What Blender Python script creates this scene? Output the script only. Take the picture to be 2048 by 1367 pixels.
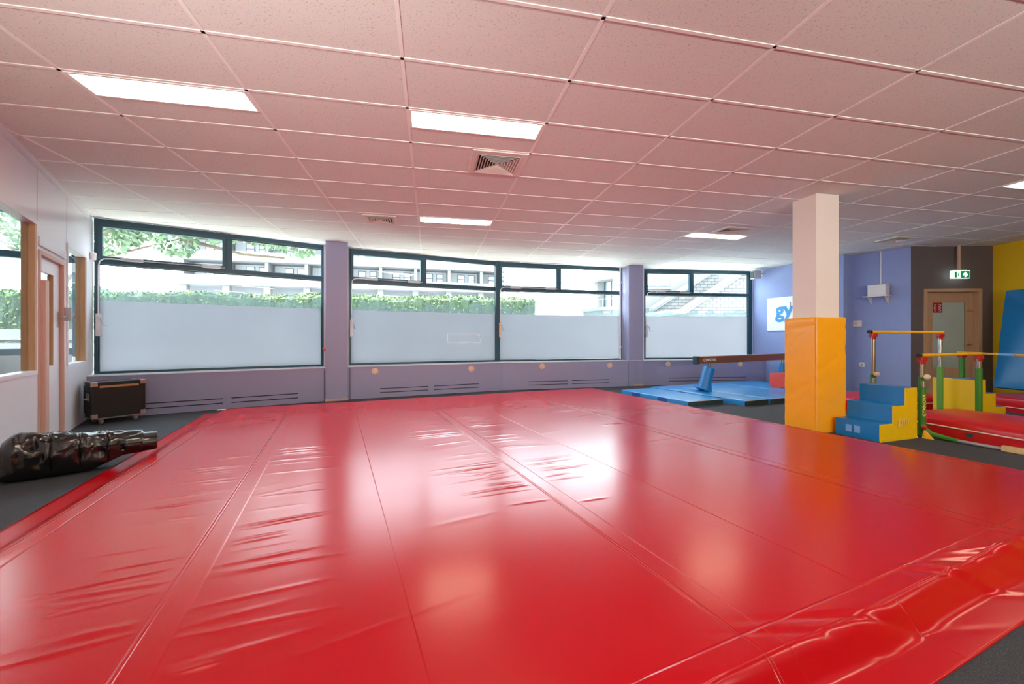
import bpy, math, random
import numpy as np
from mathutils import Vector, Matrix

random.seed(7)
rng = np.random.default_rng(7)
scene = bpy.context.scene
col = scene.collection
for o in list(bpy.data.objects):
    bpy.data.objects.remove(o, do_unlink=True)

# ------------------------------------------------------------------ camera
EYE = 1.22            # camera height above the carpet
CEIL = 3.136          # ceiling height
cam_data = bpy.data.cameras.new('camera')
cam_data.sensor_width = 36.0
cam_data.lens = 807.2 / 2048 * 36.0
cam_data.shift_y = -6.1 / 2048
cam_data.clip_start = 0.02
cam_data.clip_end = 500
cam = bpy.data.objects.new('camera', cam_data)
cam.location = (0, 0, EYE)
cam.rotation_euler = (math.radians(90), 0, 0)
col.objects.link(cam)
scene.camera = cam

# ------------------------------------------------------------------ light, exposure
SKY = 7.5
LAMP = 12.5
FILL_UPLIGHT = 450.0
world = bpy.data.worlds.new('sky')
scene.world = world
world.use_nodes = True
bg = world.node_tree.nodes['Background']
bg.inputs['Color'].default_value = (0.80, 0.92, 1.0, 1)
bg.inputs['Strength'].default_value = SKY
sun_d = bpy.data.lights.new('sun', 'SUN')
sun_d.energy = 13.0
sun_d.angle = math.radians(6)
sun_d.color = (1.0, 0.96, 0.9)
sun = bpy.data.objects.new('sun', sun_d)
sun.rotation_euler = (math.radians(26), 0, math.radians(-50))
col.objects.link(sun)
vs = scene.view_settings
vs.view_transform = 'Standard'
vs.look = 'None'
vs.gamma = 1.0
vs.use_curve_mapping = False
vs.exposure = 0.92
scene.display_settings.display_device = 'sRGB'
cy = scene.cycles
cy.max_bounces = 10
cy.diffuse_bounces = 6
cy.glossy_bounces = 4
cy.transparent_max_bounces = 16
cy.sample_clamp_indirect = 6

# ------------------------------------------------------------------ materials
def srgb(r, g, b):
    def f(c):
        c /= 255.0
        return c / 12.92 if c <= 0.04045 else ((c + 0.055) / 1.055) ** 2.4
    return (f(r), f(g), f(b), 1.0)

def mat(name, rgb, rough=0.6, metal=0.0, noise=0.06, nscale=6.0, bump=0.0, bscale=40.0,
        bdist=0.01, spec=0.5, emit=None, es=0.0, coat=0.0, coat_rough=0.1, rvar=0.0):
    m = bpy.data.materials.new(name)
    m.use_nodes = True
    nt = m.node_tree
    p = nt.nodes['Principled BSDF']
    c = srgb(*rgb)
    tc = nt.nodes.new('ShaderNodeTexCoord')
    n = nt.nodes.new('ShaderNodeTexNoise')
    n.inputs['Scale'].default_value = nscale
    n.inputs['Detail'].default_value = 4
    nt.links.new(tc.outputs['Object'], n.inputs['Vector'])
    mx = nt.nodes.new('ShaderNodeMix')
    mx.data_type = 'RGBA'
    mx.inputs['A'].default_value = tuple(x * (1 - noise) for x in c[:3]) + (1,)
    mx.inputs['B'].default_value = tuple(min(1, x * (1 + noise)) for x in c[:3]) + (1,)
    nt.links.new(n.outputs['Fac'], mx.inputs['Factor'])
    nt.links.new(mx.outputs['Result'], p.inputs['Base Color'])
    p.inputs['Roughness'].default_value = rough
    p.inputs['Metallic'].default_value = metal
    p.inputs['Specular IOR Level'].default_value = spec
    if coat:
        p.inputs['Coat Weight'].default_value = coat
        p.inputs['Coat Roughness'].default_value = coat_rough
    if rvar:
        mr = nt.nodes.new('ShaderNodeMapRange')
        mr.inputs['To Min'].default_value = rough - rvar
        mr.inputs['To Max'].default_value = rough + rvar
        nt.links.new(n.outputs['Fac'], mr.inputs['Value'])
        nt.links.new(mr.outputs['Result'], p.inputs['Roughness'])
    if bump:
        n2 = nt.nodes.new('ShaderNodeTexNoise')
        n2.inputs['Scale'].default_value = bscale
        n2.inputs['Detail'].default_value = 5
        nt.links.new(tc.outputs['Object'], n2.inputs['Vector'])
        b = nt.nodes.new('ShaderNodeBump')
        b.inputs['Strength'].default_value = bump
        b.inputs['Distance'].default_value = bdist
        nt.links.new(n2.outputs['Fac'], b.inputs['Height'])
        nt.links.new(b.outputs['Normal'], p.inputs['Normal'])
    if emit:
        p.inputs['Emission Color'].default_value = srgb(*emit)
        p.inputs['Emission Strength'].default_value = es
    return m

def glass_mat(name, tint=(0.95, 0.98, 0.975), gloss=1.3):
    m = bpy.data.materials.new(name)
    m.use_nodes = True
    nt = m.node_tree
    nt.nodes.remove(nt.nodes['Principled BSDF'])
    out = nt.nodes['Material Output']
    t = nt.nodes.new('ShaderNodeBsdfTransparent')
    t.inputs['Color'].default_value = tint + (1,)
    g = nt.nodes.new('ShaderNodeBsdfGlossy')
    g.inputs['Roughness'].default_value = 0.02
    fr = nt.nodes.new('ShaderNodeFresnel')
    fr.inputs['IOR'].default_value = 1.45
    ml = nt.nodes.new('ShaderNodeMath')
    ml.operation = 'MULTIPLY'
    ml.inputs[1].default_value = gloss
    nt.links.new(fr.outputs[0], ml.inputs[0])
    mx = nt.nodes.new('ShaderNodeMixShader')
    # only the outer faces of a pane mirror; inside the glass light passes straight on
    ge = nt.nodes.new('ShaderNodeNewGeometry')
    iv = nt.nodes.new('ShaderNodeMath'); iv.operation = 'SUBTRACT'; iv.inputs[0].default_value = 1.0
    nt.links.new(ge.outputs['Backfacing'], iv.inputs[1])
    m3 = nt.nodes.new('ShaderNodeMath'); m3.operation = 'MULTIPLY'
    nt.links.new(ml.outputs[0], m3.inputs[0]); nt.links.new(iv.outputs[0], m3.inputs[1])
    nt.links.new(m3.outputs[0], mx.inputs[0])
    nt.links.new(t.outputs[0], mx.inputs[1])
    nt.links.new(g.outputs[0], mx.inputs[2])
    nt.links.new(mx.outputs[0], out.inputs['Surface'])
    return m

def film_mat(name, rgb, clear, clear_tint=(0.8, 0.84, 0.84)):
    """frosted film: light passes through it, scattered; 'clear' is the share that stays see-through"""
    m = bpy.data.materials.new(name)
    m.use_nodes = True
    nt = m.node_tree
    nt.nodes.remove(nt.nodes['Principled BSDF'])
    out = nt.nodes['Material Output']
    tc = nt.nodes.new('ShaderNodeTexCoord')
    n = nt.nodes.new('ShaderNodeTexNoise')
    n.inputs['Scale'].default_value = 1.3
    nt.links.new(tc.outputs['Object'], n.inputs['Vector'])
    c = srgb(*rgb)
    mc = nt.nodes.new('ShaderNodeMix')
    mc.data_type = 'RGBA'
    mc.inputs['A'].default_value = tuple(x * 0.94 for x in c[:3]) + (1,)
    mc.inputs['B'].default_value = tuple(min(1, x * 1.05) for x in c[:3]) + (1,)
    nt.links.new(n.outputs['Fac'], mc.inputs['Factor'])
    tl = nt.nodes.new('ShaderNodeBsdfTranslucent')
    nt.links.new(mc.outputs['Result'], tl.inputs['Color'])
    df = nt.nodes.new('ShaderNodeBsdfDiffuse')
    nt.links.new(mc.outputs['Result'], df.inputs['Color'])
    m1 = nt.nodes.new('ShaderNodeMixShader')
    m1.inputs[0].default_value = 0.12
    nt.links.new(tl.outputs[0], m1.inputs[1])
    nt.links.new(df.outputs[0], m1.inputs[2])
    tr = nt.nodes.new('ShaderNodeBsdfTransparent')
    tr.inputs['Color'].default_value = clear_tint + (1,)
    m2 = nt.nodes.new('ShaderNodeMixShader')
    m2.inputs[0].default_value = clear
    nt.links.new(m1.outputs[0], m2.inputs[1])
    nt.links.new(tr.outputs[0], m2.inputs[2])
    nt.links.new(m2.outputs[0], out.inputs['Surface'])
    return m

def speckle_mat(name, rgb, spot, scale, thresh, rough=0.9, amount=0.4, bump=0.3):
    m = mat(name, rgb, rough, noise=0.03, nscale=1.5)
    nt = m.node_tree
    p = nt.nodes['Principled BSDF']
    tc = [n for n in nt.nodes if n.type == 'TEX_COORD'][0]
    n = nt.nodes.new('ShaderNodeTexNoise')
    n.inputs['Scale'].default_value = scale
    n.inputs['Detail'].default_value = 3
    n.inputs['Roughness'].default_value = 0.7
    nt.links.new(tc.outputs['Object'], n.inputs['Vector'])
    r = nt.nodes.new('ShaderNodeValToRGB')
    r.color_ramp.elements[0].position = thresh
    r.color_ramp.elements[0].color = (amount, amount, amount, 1)
    r.color_ramp.elements[1].position = thresh + 0.07
    r.color_ramp.elements[1].color = (0, 0, 0, 1)
    nt.links.new(n.outputs['Fac'], r.inputs['Fac'])
    mx = nt.nodes.new('ShaderNodeMix')
    mx.data_type = 'RGBA'
    old = p.inputs['Base Color'].links[0].from_socket
    nt.links.new(r.outputs['Color'], mx.inputs['Factor'])
    nt.links.new(old, mx.inputs['A'])
    mx.inputs['B'].default_value = srgb(*spot)
    nt.links.new(mx.outputs['Result'], p.inputs['Base Color'])
    b = nt.nodes.new('ShaderNodeBump')
    b.inputs['Strength'].default_value = bump
    b.inputs['Distance'].default_value = 0.003
    nt.links.new(n.outputs['Fac'], b.inputs['Height'])
    nt.links.new(b.outputs['Normal'], p.inputs['Normal'])
    return m

def wood_mat(name, rgb_a, rgb_b, rough=0.4, scale=3.0, axis=2):
    m = bpy.data.materials.new(name)
    m.use_nodes = True
    nt = m.node_tree
    p = nt.nodes['Principled BSDF']
    tc = nt.nodes.new('ShaderNodeTexCoord')
    mp = nt.nodes.new('ShaderNodeMapping')
    s = [14.0, 14.0, 14.0]
    s[axis] = 0.9
    mp.inputs['Scale'].default_value = s
    n = nt.nodes.new('ShaderNodeTexNoise')
    n.inputs['Scale'].default_value = scale
    n.inputs['Detail'].default_value = 6
    n.inputs['Distortion'].default_value = 0.6
    nt.links.new(tc.outputs['Object'], mp.inputs['Vector'])
    nt.links.new(mp.outputs['Vector'], n.inputs['Vector'])
    mx = nt.nodes.new('ShaderNodeMix')
    mx.data_type = 'RGBA'
    mx.inputs['A'].default_value = srgb(*rgb_a)
    mx.inputs['B'].default_value = srgb(*rgb_b)
    nt.links.new(n.outputs['Fac'], mx.inputs['Factor'])
    nt.links.new(mx.outputs['Result'], p.inputs['Base Color'])
    p.inputs['Roughness'].default_value = rough
    return m

M = {}
M['carpet'] = speckle_mat('carpet', (48, 52, 60), (104, 108, 116), 190, 0.42, 0.95, 0.35, 0.6)
M['tile'] = speckle_mat('ceiling_tile', (222, 224, 219), (120, 112, 104), 75, 0.34, 0.9, 0.45, 0.2)
M['tbar'] = mat('grid_bar', (238, 238, 234), 0.55)
M['wall_blue'] = mat('wall_blue', (146, 163, 212), 0.75, noise=0.03, bump=0.12, bscale=90, bdist=0.002)
M['casing'] = mat('casing_blue', (152, 152, 184), 0.55, noise=0.03)
M['sill'] = mat('sill_white', (222, 226, 236), 0.35)
M['slot'] = mat('slot_dark', (22, 22, 30), 0.8)
M['wall_grey'] = mat('wall_grey', (106, 98, 100), 0.8, noise=0.03, bump=0.15, bscale=80, bdist=0.002)
M['wall_yellow'] = mat('wall_yellow', (236, 194, 16), 0.75, noise=0.03, bump=0.15, bscale=80, bdist=0.002)
M['wall_white'] = mat('wall_white', (226, 222, 222), 0.6, noise=0.02)
M['partition'] = mat('partition_white', (224, 220, 226), 0.28, noise=0.02)
M['gap'] = mat('joint_grey', (150, 145, 150), 0.6)
M['pillar'] = mat('pillar_white', (232, 222, 212), 0.55, noise=0.02)
M['frame'] = mat('frame_petrol', (30, 72, 88), 0.35, noise=0.1)
M['gasket'] = mat('gasket_black', (14, 20, 26), 0.5)
M['glass'] = glass_mat('window_glass')
M['frost'] = film_mat('frosted_film', (154, 154, 159), 0.0)
M['scallop'] = film_mat('scalloped_film', (140, 150, 156), 0.84, (0.46, 0.54, 0.55))
M['grey_alu'] = mat('grey_aluminium', (176, 172, 178), 0.4, 0.4)
M['white_pl'] = mat('white_plastic', (225, 224, 226), 0.4)
M['black_pl'] = mat('black_plastic', (18, 18, 20), 0.45)
M['cream_pl'] = mat('cream_plastic', (226, 196, 170), 0.45)
M['wood_lt'] = wood_mat('pale_wood', (214, 178, 138), (192, 150, 112), 0.45)
M['wood_pk'] = wood_mat('pink_wood', (214, 176, 160), (196, 150, 134), 0.45)
M['wood_door'] = wood_mat('door_wood', (206, 172, 138), (184, 146, 114), 0.45)
M['wood_beam'] = wood_mat('beam_wood', (150, 88, 34), (112, 60, 20), 0.5, axis=0)
M['block_wood'] = wood_mat('block_wood', (226, 200, 150), (206, 176, 124), 0.6)
M['vinyl_or'] = mat('vinyl_orange', (250, 172, 26), 0.36, noise=0.05, bump=0.25, bscale=5, bdist=0.02)
M['vinyl_bl'] = mat('vinyl_blue', (10, 122, 190), 0.32, noise=0.08, bump=0.25, bscale=6, bdist=0.015)
M['vinyl_bl2'] = mat('vinyl_mid_blue', (46, 140, 210), 0.3, noise=0.06, bump=0.2, bscale=5, bdist=0.01)
M['vinyl_navy'] = mat('velcro_navy', (20, 84, 168), 0.6)
M['antislip'] = mat('antislip_grey', (48, 70, 76), 0.7)
M['vinyl_ye'] = mat('vinyl_yellow', (240, 196, 10), 0.4, noise=0.05, bump=0.2, bscale=8, bdist=0.01)
M['vinyl_rd'] = mat('vinyl_red', (196, 12, 26), 0.3, noise=0.08, bump=0.25, bscale=6, bdist=0.01)
M['soft_red'] = mat('soft_red', (236, 84, 72), 0.45)
M['piping'] = mat('piping_white', (236, 214, 206), 0.4)
M['green'] = mat('green_paint', (58, 128, 34), 0.35)
M['green2'] = mat('light_green_paint', (92, 150, 62), 0.35)
M['chrome'] = mat('chrome', (190, 186, 176), 0.18, 1.0)
M['red_cl'] = mat('red_clamp', (176, 26, 28), 0.4)
M['yellow_bar'] = mat('yellow_bar', (244, 180, 20), 0.35)
M['bag'] = mat('black_vinyl', (22, 21, 22), 0.2, noise=0.2, bump=0.5, bscale=9, bdist=0.02, spec=0.8)
M['case_blk'] = mat('case_black', (14, 13, 14), 0.5, bump=0.2, bscale=120, bdist=0.002)
M['steel'] = mat('steel', (188, 180, 174), 0.3, 0.9)
M['leather'] = mat('tan_tape', (188, 130, 84), 0.5)
M['tyre'] = mat('caster_grey', (120, 104, 100), 0.5)
M['sign_w'] = mat('sign_white', (240, 242, 250), 0.4)
M['sign_blue'] = mat('sign_blue', (36, 150, 216), 0.4)
M['sign_teal'] = mat('sign_teal', (64, 120, 150), 0.4)
M['exit_w'] = mat('exit_white', (240, 255, 250), 0.4, emit=(225, 255, 245), es=0.8)
M['exit_g'] = mat('exit_green', (10, 150, 90), 0.4, emit=(10, 150, 90), es=0.25)
M['door_red'] = mat('sticker_red', (176, 22, 30), 0.5)
M['frost_door'] = mat('door_frosted_glass', (182, 198, 190), 0.25, spec=0.6)
M['lamp'] = mat('lamp_diffuser', (255, 255, 250), 0.5, emit=(255, 240, 208), es=LAMP)
M['reflector'] = mat('lamp_reflector', (245, 240, 225), 0.3, emit=(255, 245, 220), es=1.4)
M['vent_w'] = mat('vent_white', (222, 214, 206), 0.5)
M['vent_d'] = mat('vent_dark', (40, 34, 30), 0.8)
M['pale_blue'] = mat('pale_blue_print', (120, 170, 225), 0.5)
M['pale_yel'] = mat('pale_yellow_print', (244, 214, 100), 0.5)
# outside
M['leaf'] = mat('hedge_leaf', (68, 92, 42), 0.6, noise=0.4, nscale=3)
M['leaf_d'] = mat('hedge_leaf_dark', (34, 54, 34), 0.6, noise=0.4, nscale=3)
M['tree_leaf'] = mat('tree_leaf', (84, 106, 78), 0.6, noise=0.35, nscale=2)
M['bark'] = mat('bark', (92, 80, 66), 0.9)
M['bush'] = mat('bush_leaf', (64, 86, 66), 0.7, noise=0.3, nscale=4)
M['concrete'] = mat('concrete_light', (88, 88, 90), 0.85, noise=0.06, nscale=0.6)
M['conc_w'] = mat('render_white', (92, 94, 95), 0.8)
M['conc_g'] = mat('concrete_grey', (100, 104, 112), 0.85)
M['recess'] = mat('recess_lightened', (156, 158, 162), 0.85)  # back-wall colour lightened to make up for the shade in the balconies
M['pinkwall'] = mat('pink_render', (106, 90, 94), 0.85)
M['out_frame'] = mat('dark_window_frame', (60, 64, 76), 0.6)
M['out_glass'] = mat('reflective_glass', (176, 192, 204), 0.12)
M['grass'] = mat('pale_paving', (214, 212, 204), 0.9, noise=0.3)
M['paving'] = mat('paving', (176, 174, 168), 0.9)

def brick_mat():
    m = mat('white_brick', (226, 224, 220), 0.8)
    nt = m.node_tree
    p = nt.nodes['Principled BSDF']
    tc = [n for n in nt.nodes if n.type == 'TEX_COORD'][0]
    mp = nt.nodes.new('ShaderNodeMapping')
    mp.inputs['Rotation'].default_value = (math.radians(90), 0, 0)
    nt.links.new(tc.outputs['Object'], mp.inputs['Vector'])
    b = nt.nodes.new('ShaderNodeTexBrick')
    b.inputs['Color1'].default_value = srgb(88, 88, 88)
    b.inputs['Color2'].default_value = srgb(80, 80, 80)
    b.inputs['Mortar'].default_value = srgb(50, 52, 58)
    b.inputs['Scale'].default_value = 1.0
    b.inputs['Mortar Size'].default_value = 0.022
    b.inputs['Brick Width'].default_value = 0.46
    b.inputs['Row Height'].default_value = 0.19
    nt.links.new(mp.outputs['Vector'], b.inputs['Vector'])
    nt.links.new(b.outputs['Color'], p.inputs['Base Color'])
    return m
M['brick'] = brick_mat()

def red_mat():
    m = mat('red_floor_vinyl', (186, 6, 22), 0.22, noise=0.03, nscale=0.8, bump=0.05, bscale=5, bdist=0.01, spec=0.38)
    nt = m.node_tree
    p = nt.nodes['Principled BSDF']
    tc = [n for n in nt.nodes if n.type == 'TEX_COORD'][0]
    n = nt.nodes.new('ShaderNodeTexNoise')
    n.inputs['Scale'].default_value = 1.1
    n.inputs['Detail'].default_value = 3
    n.inputs['Roughness'].default_value = 0.5
    nt.links.new(tc.outputs['Object'], n.inputs['Vector'])
    mr = nt.nodes.new('ShaderNodeMapRange')
    mr.inputs['From Min'].default_value = 0.3
    mr.inputs['From Max'].default_value = 0.7
    mr.inputs['To Min'].default_value = 0.19
    mr.inputs['To Max'].default_value = 0.25
    nt.links.new(n.outputs['Fac'], mr.inputs['Value'])
    nt.links.new(mr.outputs['Result'], p.inputs['Roughness'])
    # welded seams and lap edges of the cover, as fine relief
    def dot(v):
        q = nt.nodes.new('ShaderNodeVectorMath'); q.operation = 'DOT_PRODUCT'
        q.inputs[1].default_value = v
        nt.links.new(tc.outputs['Object'], q.inputs[0]); return q.outputs['Value']
    def mth(op, a, b):
        q = nt.nodes.new('ShaderNodeMath'); q.operation = op
        for k, x in enumerate((a, b)):
            if x is None: continue
            if isinstance(x, (int, float)): q.inputs[k].default_value = x
            else: nt.links.new(x, q.inputs[k])
        return q.outputs[0]
    def pulse(c, at, w, h0=0.0, h1=1.0):
        a = mth('ABSOLUTE', mth('SUBTRACT', c, at), None)
        q = nt.nodes.new('ShaderNodeMapRange'); q.interpolation_type = 'SMOOTHSTEP'
        q.inputs['From Min'].default_value = 0; q.inputs['From Max'].default_value = w
        q.inputs['To Min'].default_value = h1; q.inputs['To Max'].default_value = h0
        nt.links.new(a, q.inputs['Value']); return q.outputs['Result']
    def stepf(c, at, w):
        q = nt.nodes.new('ShaderNodeMapRange'); q.interpolation_type = 'SMOOTHSTEP'
        q.inputs['From Min'].default_value = at - w; q.inputs['From Max'].default_value = at + w
        nt.links.new(c, q.inputs['Value']); return q.outputs['Result']
    cn = dot((0.9165, 0.4, 0)); cd = dot((0.4, -0.9165, 0))
    h = None
    def acc(x, k):
        nonlocal h
        y = mth('MULTIPLY', x, k); h = y if h is None else mth('ADD', h, y)
    for sm in (-0.68, 1.38, 3.50):
        acc(pulse(cn, sm, 0.006), -0.8); acc(pulse(cn, sm + 0.016, 0.006), -0.6)
        acc(stepf(cn, sm, 0.004), 0.7); acc(stepf(cn, sm + 0.125, 0.005), -0.7)
    for sm in (0.28, 2.20): acc(stepf(cn, sm, 0.004), 0.9)
    for sm in (-1.50, -1.60, 5.24, 5.33): acc(pulse(cn, sm, 0.008), -0.8)
    for sm in (-1.045, -0.945, -7.60, -7.68): acc(pulse(cd, sm, 0.008), -0.8)
    bb = nt.nodes.new('ShaderNodeBump'); bb.inputs['Strength'].default_value = 0.8; bb.inputs['Distance'].default_value = 0.003
    nt.links.new(h, bb.inputs['Height'])
    ob = [x for x in nt.nodes if x.type == 'BUMP' and x != bb][0]
    nt.links.new(ob.outputs['Normal'], bb.inputs['Normal'])
    nt.links.new(bb.outputs['Normal'], p.inputs['Normal'])
    return m
M['red_floor'] = red_mat()

# ------------------------------------------------------------------ mesh helpers
class MB:
    def __init__(s):
        s.v = []; s.f = []; s.mi = []; s.cur = 0
    def add(s, vs_, fs):
        b = len(s.v)
        s.v.extend([tuple(p) for p in vs_])
        for f in fs:
            s.f.append([b + i for i in f]); s.mi.append(s.cur)
    def box(s, x0, x1, y0, y1, z0, z1):
        v = [(x0, y0, z0), (x1, y0, z0), (x1, y1, z0), (x0, y1, z0), (x0, y0, z1), (x1, y0, z1), (x1, y1, z1), (x0, y1, z1)]
        s.add(v, [(3, 2, 1, 0), (4, 5, 6, 7), (0, 1, 5, 4), (1, 2, 6, 5), (2, 3, 7, 6), (3, 0, 4, 7)])
        return s
    def obox(s, c, ax, ay, az):
        """box given centre and half-axis vectors"""
        c, ax, ay, az = map(Vector, (c, ax, ay, az))
        v = [c + sx * ax + sy * ay + sz * az for sz in (-1, 1) for sx, sy in ((-1, -1), (1, -1), (1, 1), (-1, 1))]
        s.add(v, [(3, 2, 1, 0), (4, 5, 6, 7), (0, 1, 5, 4), (1, 2, 6, 5), (2, 3, 7, 6), (3, 0, 4, 7)])
        return s
    def prism(s, pts, z0, z1, axis='z'):
        """pts: counter-clockwise 2D outline; extruded along axis"""
        n = len(pts)
        def P(p, h):
            if axis == 'z': return (p[0], p[1], h)
            if axis == 'y': return (p[0], h, p[1])
            return (h, p[0], p[1])
        v = [P(p, z0) for p in pts] + [P(p, z1) for p in pts]
        fs = [tuple(range(n - 1, -1, -1)), tuple(range(n, 2 * n))]
        fs += [(i, (i + 1) % n, n + (i + 1) % n, n + i) for i in range(n)]
        s.add(v, fs)
        return s
    def tube(s, pts, r, n=12, cap=True):
        pts = [Vector(p) for p in pts]
        rs = r if isinstance(r, (list, tuple)) else [r] * len(pts)
        base = len(s.v)
        prev = None
        for k, p in enumerate(pts):
            t = (pts[min(k + 1, len(pts) - 1)] - pts[max(k - 1, 0)]).normalized()
            if prev is None:
                a = Vector((0, 0, 1)) if abs(t.z) < 0.9 else Vector((1, 0, 0))
                u = t.cross(a).normalized()
            else:
                u = (prev - t * prev.dot(t)).normalized()
            prev = u
            w = t.cross(u)
            for i in range(n):
                a = 2 * math.pi * i / n
                s.v.append(tuple(p + rs[k] * (math.cos(a) * u + math.sin(a) * w)))
        for k in range(len(pts) - 1):
            for i in range(n):
                a, b = base + k * n + i, base + k * n + (i + 1) % n
                s.f.append([a, b, b + n, a + n]); s.mi.append(s.cur)
        if cap:
            s.f.append([base + i for i in range(n - 1, -1, -1)]); s.mi.append(s.cur)
            e = base + (len(pts) - 1) * n
            s.f.append([e + i for i in range(n)]); s.mi.append(s.cur)
        return s
    def cyl(s, p0, p1, r, n=16):
        return s.tube([p0, p1], r, n)
    def ball(s, c, r, n=12, sc=(1, 1, 1)):
        v = []; fs = []
        for j in range(n + 1):
            th = math.pi * j / n
            for i in range(2 * n):
                ph = math.pi * i / n
                v.append((c[0] + r * sc[0] * math.sin(th) * math.cos(ph), c[1] + r * sc[1] * math.sin(th) * math.sin(ph), c[2] + r * sc[2] * math.cos(th)))
        for j in range(n):
            for i in range(2 * n):
                a = j * 2 * n + i; b = j * 2 * n + (i + 1) % (2 * n)
                fs.append((a, a + 2 * n, b + 2 * n, b))
        s.add(v, fs)
        return s
    def build(s, name, mats, parent=None, loc=(0, 0, 0), rotz=0.0, smooth=False, bevel=0.0, seg=2):
        me = bpy.data.meshes.new(name)
        me.from_pydata(s.v, [], s.f)
        if not isinstance(mats, (list, tuple)): mats = [mats]
        for m in mats: me.materials.append(m)
        if len(mats) > 1: me.polygons.foreach_set('material_index', s.mi)
        if smooth:
            me.polygons.foreach_set('use_smooth', [True] * len(me.polygons))
            try: me.set_sharp_from_angle(angle=math.radians(40))
            except Exception: pass
        me.update()
        o = bpy.data.objects.new(name, me)
        o.location = loc; o.rotation_euler = (0, 0, rotz)
        col.objects.link(o)
        if parent: o.parent = parent
        if bevel:
            b = o.modifiers.new('edge', 'BEVEL')
            b.width = bevel; b.segments = seg; b.limit_method = 'ANGLE'
            b.angle_limit = math.radians(35)
        return o

def tag(o, label=None, cat=None, group=None, kind=None):
    if label: o['label'] = label
    if cat: o['category'] = cat
    if group: o['group'] = group
    if kind: o['kind'] = kind
    return o

def thing(name, label, cat, loc=(0, 0, 0), rotz=0.0, group=None, kind=None):
    o = bpy.data.objects.new(name, None)
    o.empty_display_size = 0.1
    o.location = loc; o.rotation_euler = (0, 0, rotz)
    col.objects.link(o)
    return tag(o, label, cat, group, kind)

def copy_tree(o, parent=None):
    c = o.copy(); col.objects.link(c); c.parent = parent
    for ch in list(o.children): copy_tree(ch, c)
    return c

def text_mb(body, size, bold=0.0):
    cu = bpy.data.curves.new('lettering', 'FONT')
    cu.body = body; cu.size = size; cu.offset = bold; cu.resolution_u = 3
    o = bpy.data.objects.new('lettering', cu)
    col.objects.link(o)
    bpy.context.view_layer.update()
    me = o.evaluated_get(bpy.context.evaluated_depsgraph_get()).to_mesh()
    v = [tuple(p.co) for p in me.vertices]; f = [tuple(p.vertices) for p in me.polygons]
    o.to_mesh_clear()
    bpy.data.objects.remove(o, do_unlink=True)
    bpy.data.curves.remove(cu)
    return v, f

def add_text(mb, body, size, origin, ex, ez, out, t=0.002, bold=0.0, center=True):
    """flat letters of thickness t lying in the plane (ex, ez) and facing 'out'"""
    v, f = text_mb(body, size, bold)
    if not v: return
    xs = [p[0] for p in v]; ys = [p[1] for p in v]
    cx = (min(xs) + max(xs)) / 2 if center else min(xs); cyy = (min(ys) + max(ys)) / 2 if center else 0
    o, ex, ez, out = map(Vector, (origin, ex, ez, out))
    a = [o + (p[0] - cx) * ex + (p[1] - cyy) * ez + t * out for p in v]
    mb.add(a, f)

def intersect(p, d, q, e):
    den = d[0] * e[1] - d[1] * e[0]
    t = ((q[0] - p[0]) * e[1] - (q[1] - p[1]) * e[0]) / den
    return (p[0] + d[0] * t, p[1] + d[1] * t)

CG, SG = math.cos(0.2), math.sin(0.2)
def G(i, j):                       # ceiling-grid node -> world x, y
    X = -2.587 + 1.2 * i; Y = 2.850 + 0.6 * j
    return (CG * X - (-SG) * (-1) * Y if False else CG * X - SG * Y, SG * X + CG * Y)
NX, NY = 0.9165, 0.4000
def N(n, d):                       # mat axes -> world x, y
    return (NX * n + NY * d, NY * n - NX * d)
ANG_N = math.atan2(NY, NX)

# ------------------------------------------------------------------ the room outline
A = (-6.608, 6.380); B = (-3.839, 8.253)
C_ = (-3.458, 8.526); D = (-0.360, 9.985)
E_ = (-0.360, 9.985); F = (2.967, 10.861)
Gp = (3.616, 11.055); H = (6.800, 11.420)
W1 = (7.50, 9.13); W2 = (7.87, 9.29); W3 = (8.29, 8.387); W4 = (9.90, 8.310)
W5 = (10.5, -3.0)
P0 = (-6.66, 6.42)
PD = Vector((0.5948, -0.8039))
P_END = (P0[0] + PD.x * 11.72, P0[1] + PD.y * 11.72)
Z1 = (-9.17, 3.98)
OUT = [Z1, A, B, C_, D, F, Gp, H, W1, W2, W3, W4, W5, P_END, (-3.6, -3.4), (-9.4, 0.0)]

def inpoly(p, poly):
    r = False
    for i in range(len(poly)):
        a, b = poly[i], poly[i - 1]
        if (a[1] > p[1]) != (b[1] > p[1]) and p[0] < (b[0] - a[0]) * (p[1] - a[1]) / (b[1] - a[1]) + a[0]:
            r = not r
    return r

def clip_segments(p, q, poly):
    ts = [0.0, 1.0]
    dx, dy = q[0] - p[0], q[1] - p[1]
    for i in range(len(poly)):
        a, b = poly[i], poly[i - 1]
        ex, ey = b[0] - a[0], b[1] - a[1]
        den = dx * ey - dy * ex
        if abs(den) < 1e-9: continue
        t = ((a[0] - p[0]) * ey - (a[1] - p[1]) * ex) / den
        u = ((a[0] - p[0]) * dy - (a[1] - p[1]) * dx) / den
        if 0 < t < 1 and 0 <= u <= 1: ts.append(t)
    ts.sort()
    res = []
    for t0, t1 in zip(ts, ts[1:]):
        m = (t0 + t1) / 2
        if t1 - t0 > 1e-4 and inpoly((p[0] + dx * m, p[1] + dy * m), poly):
            res.append(((p[0] + dx * t0, p[1] + dy * t0), (p[0] + dx * t1, p[1] + dy * t1)))
    return res

OUTC = list(reversed(OUT))   # counter-clockwise
mb = MB(); mb.prism(OUTC, -0.12, 0.0)
tag(mb.build('floor', M['carpet']), 'dark grey speckled carpet floor', None, None, 'structure')

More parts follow.
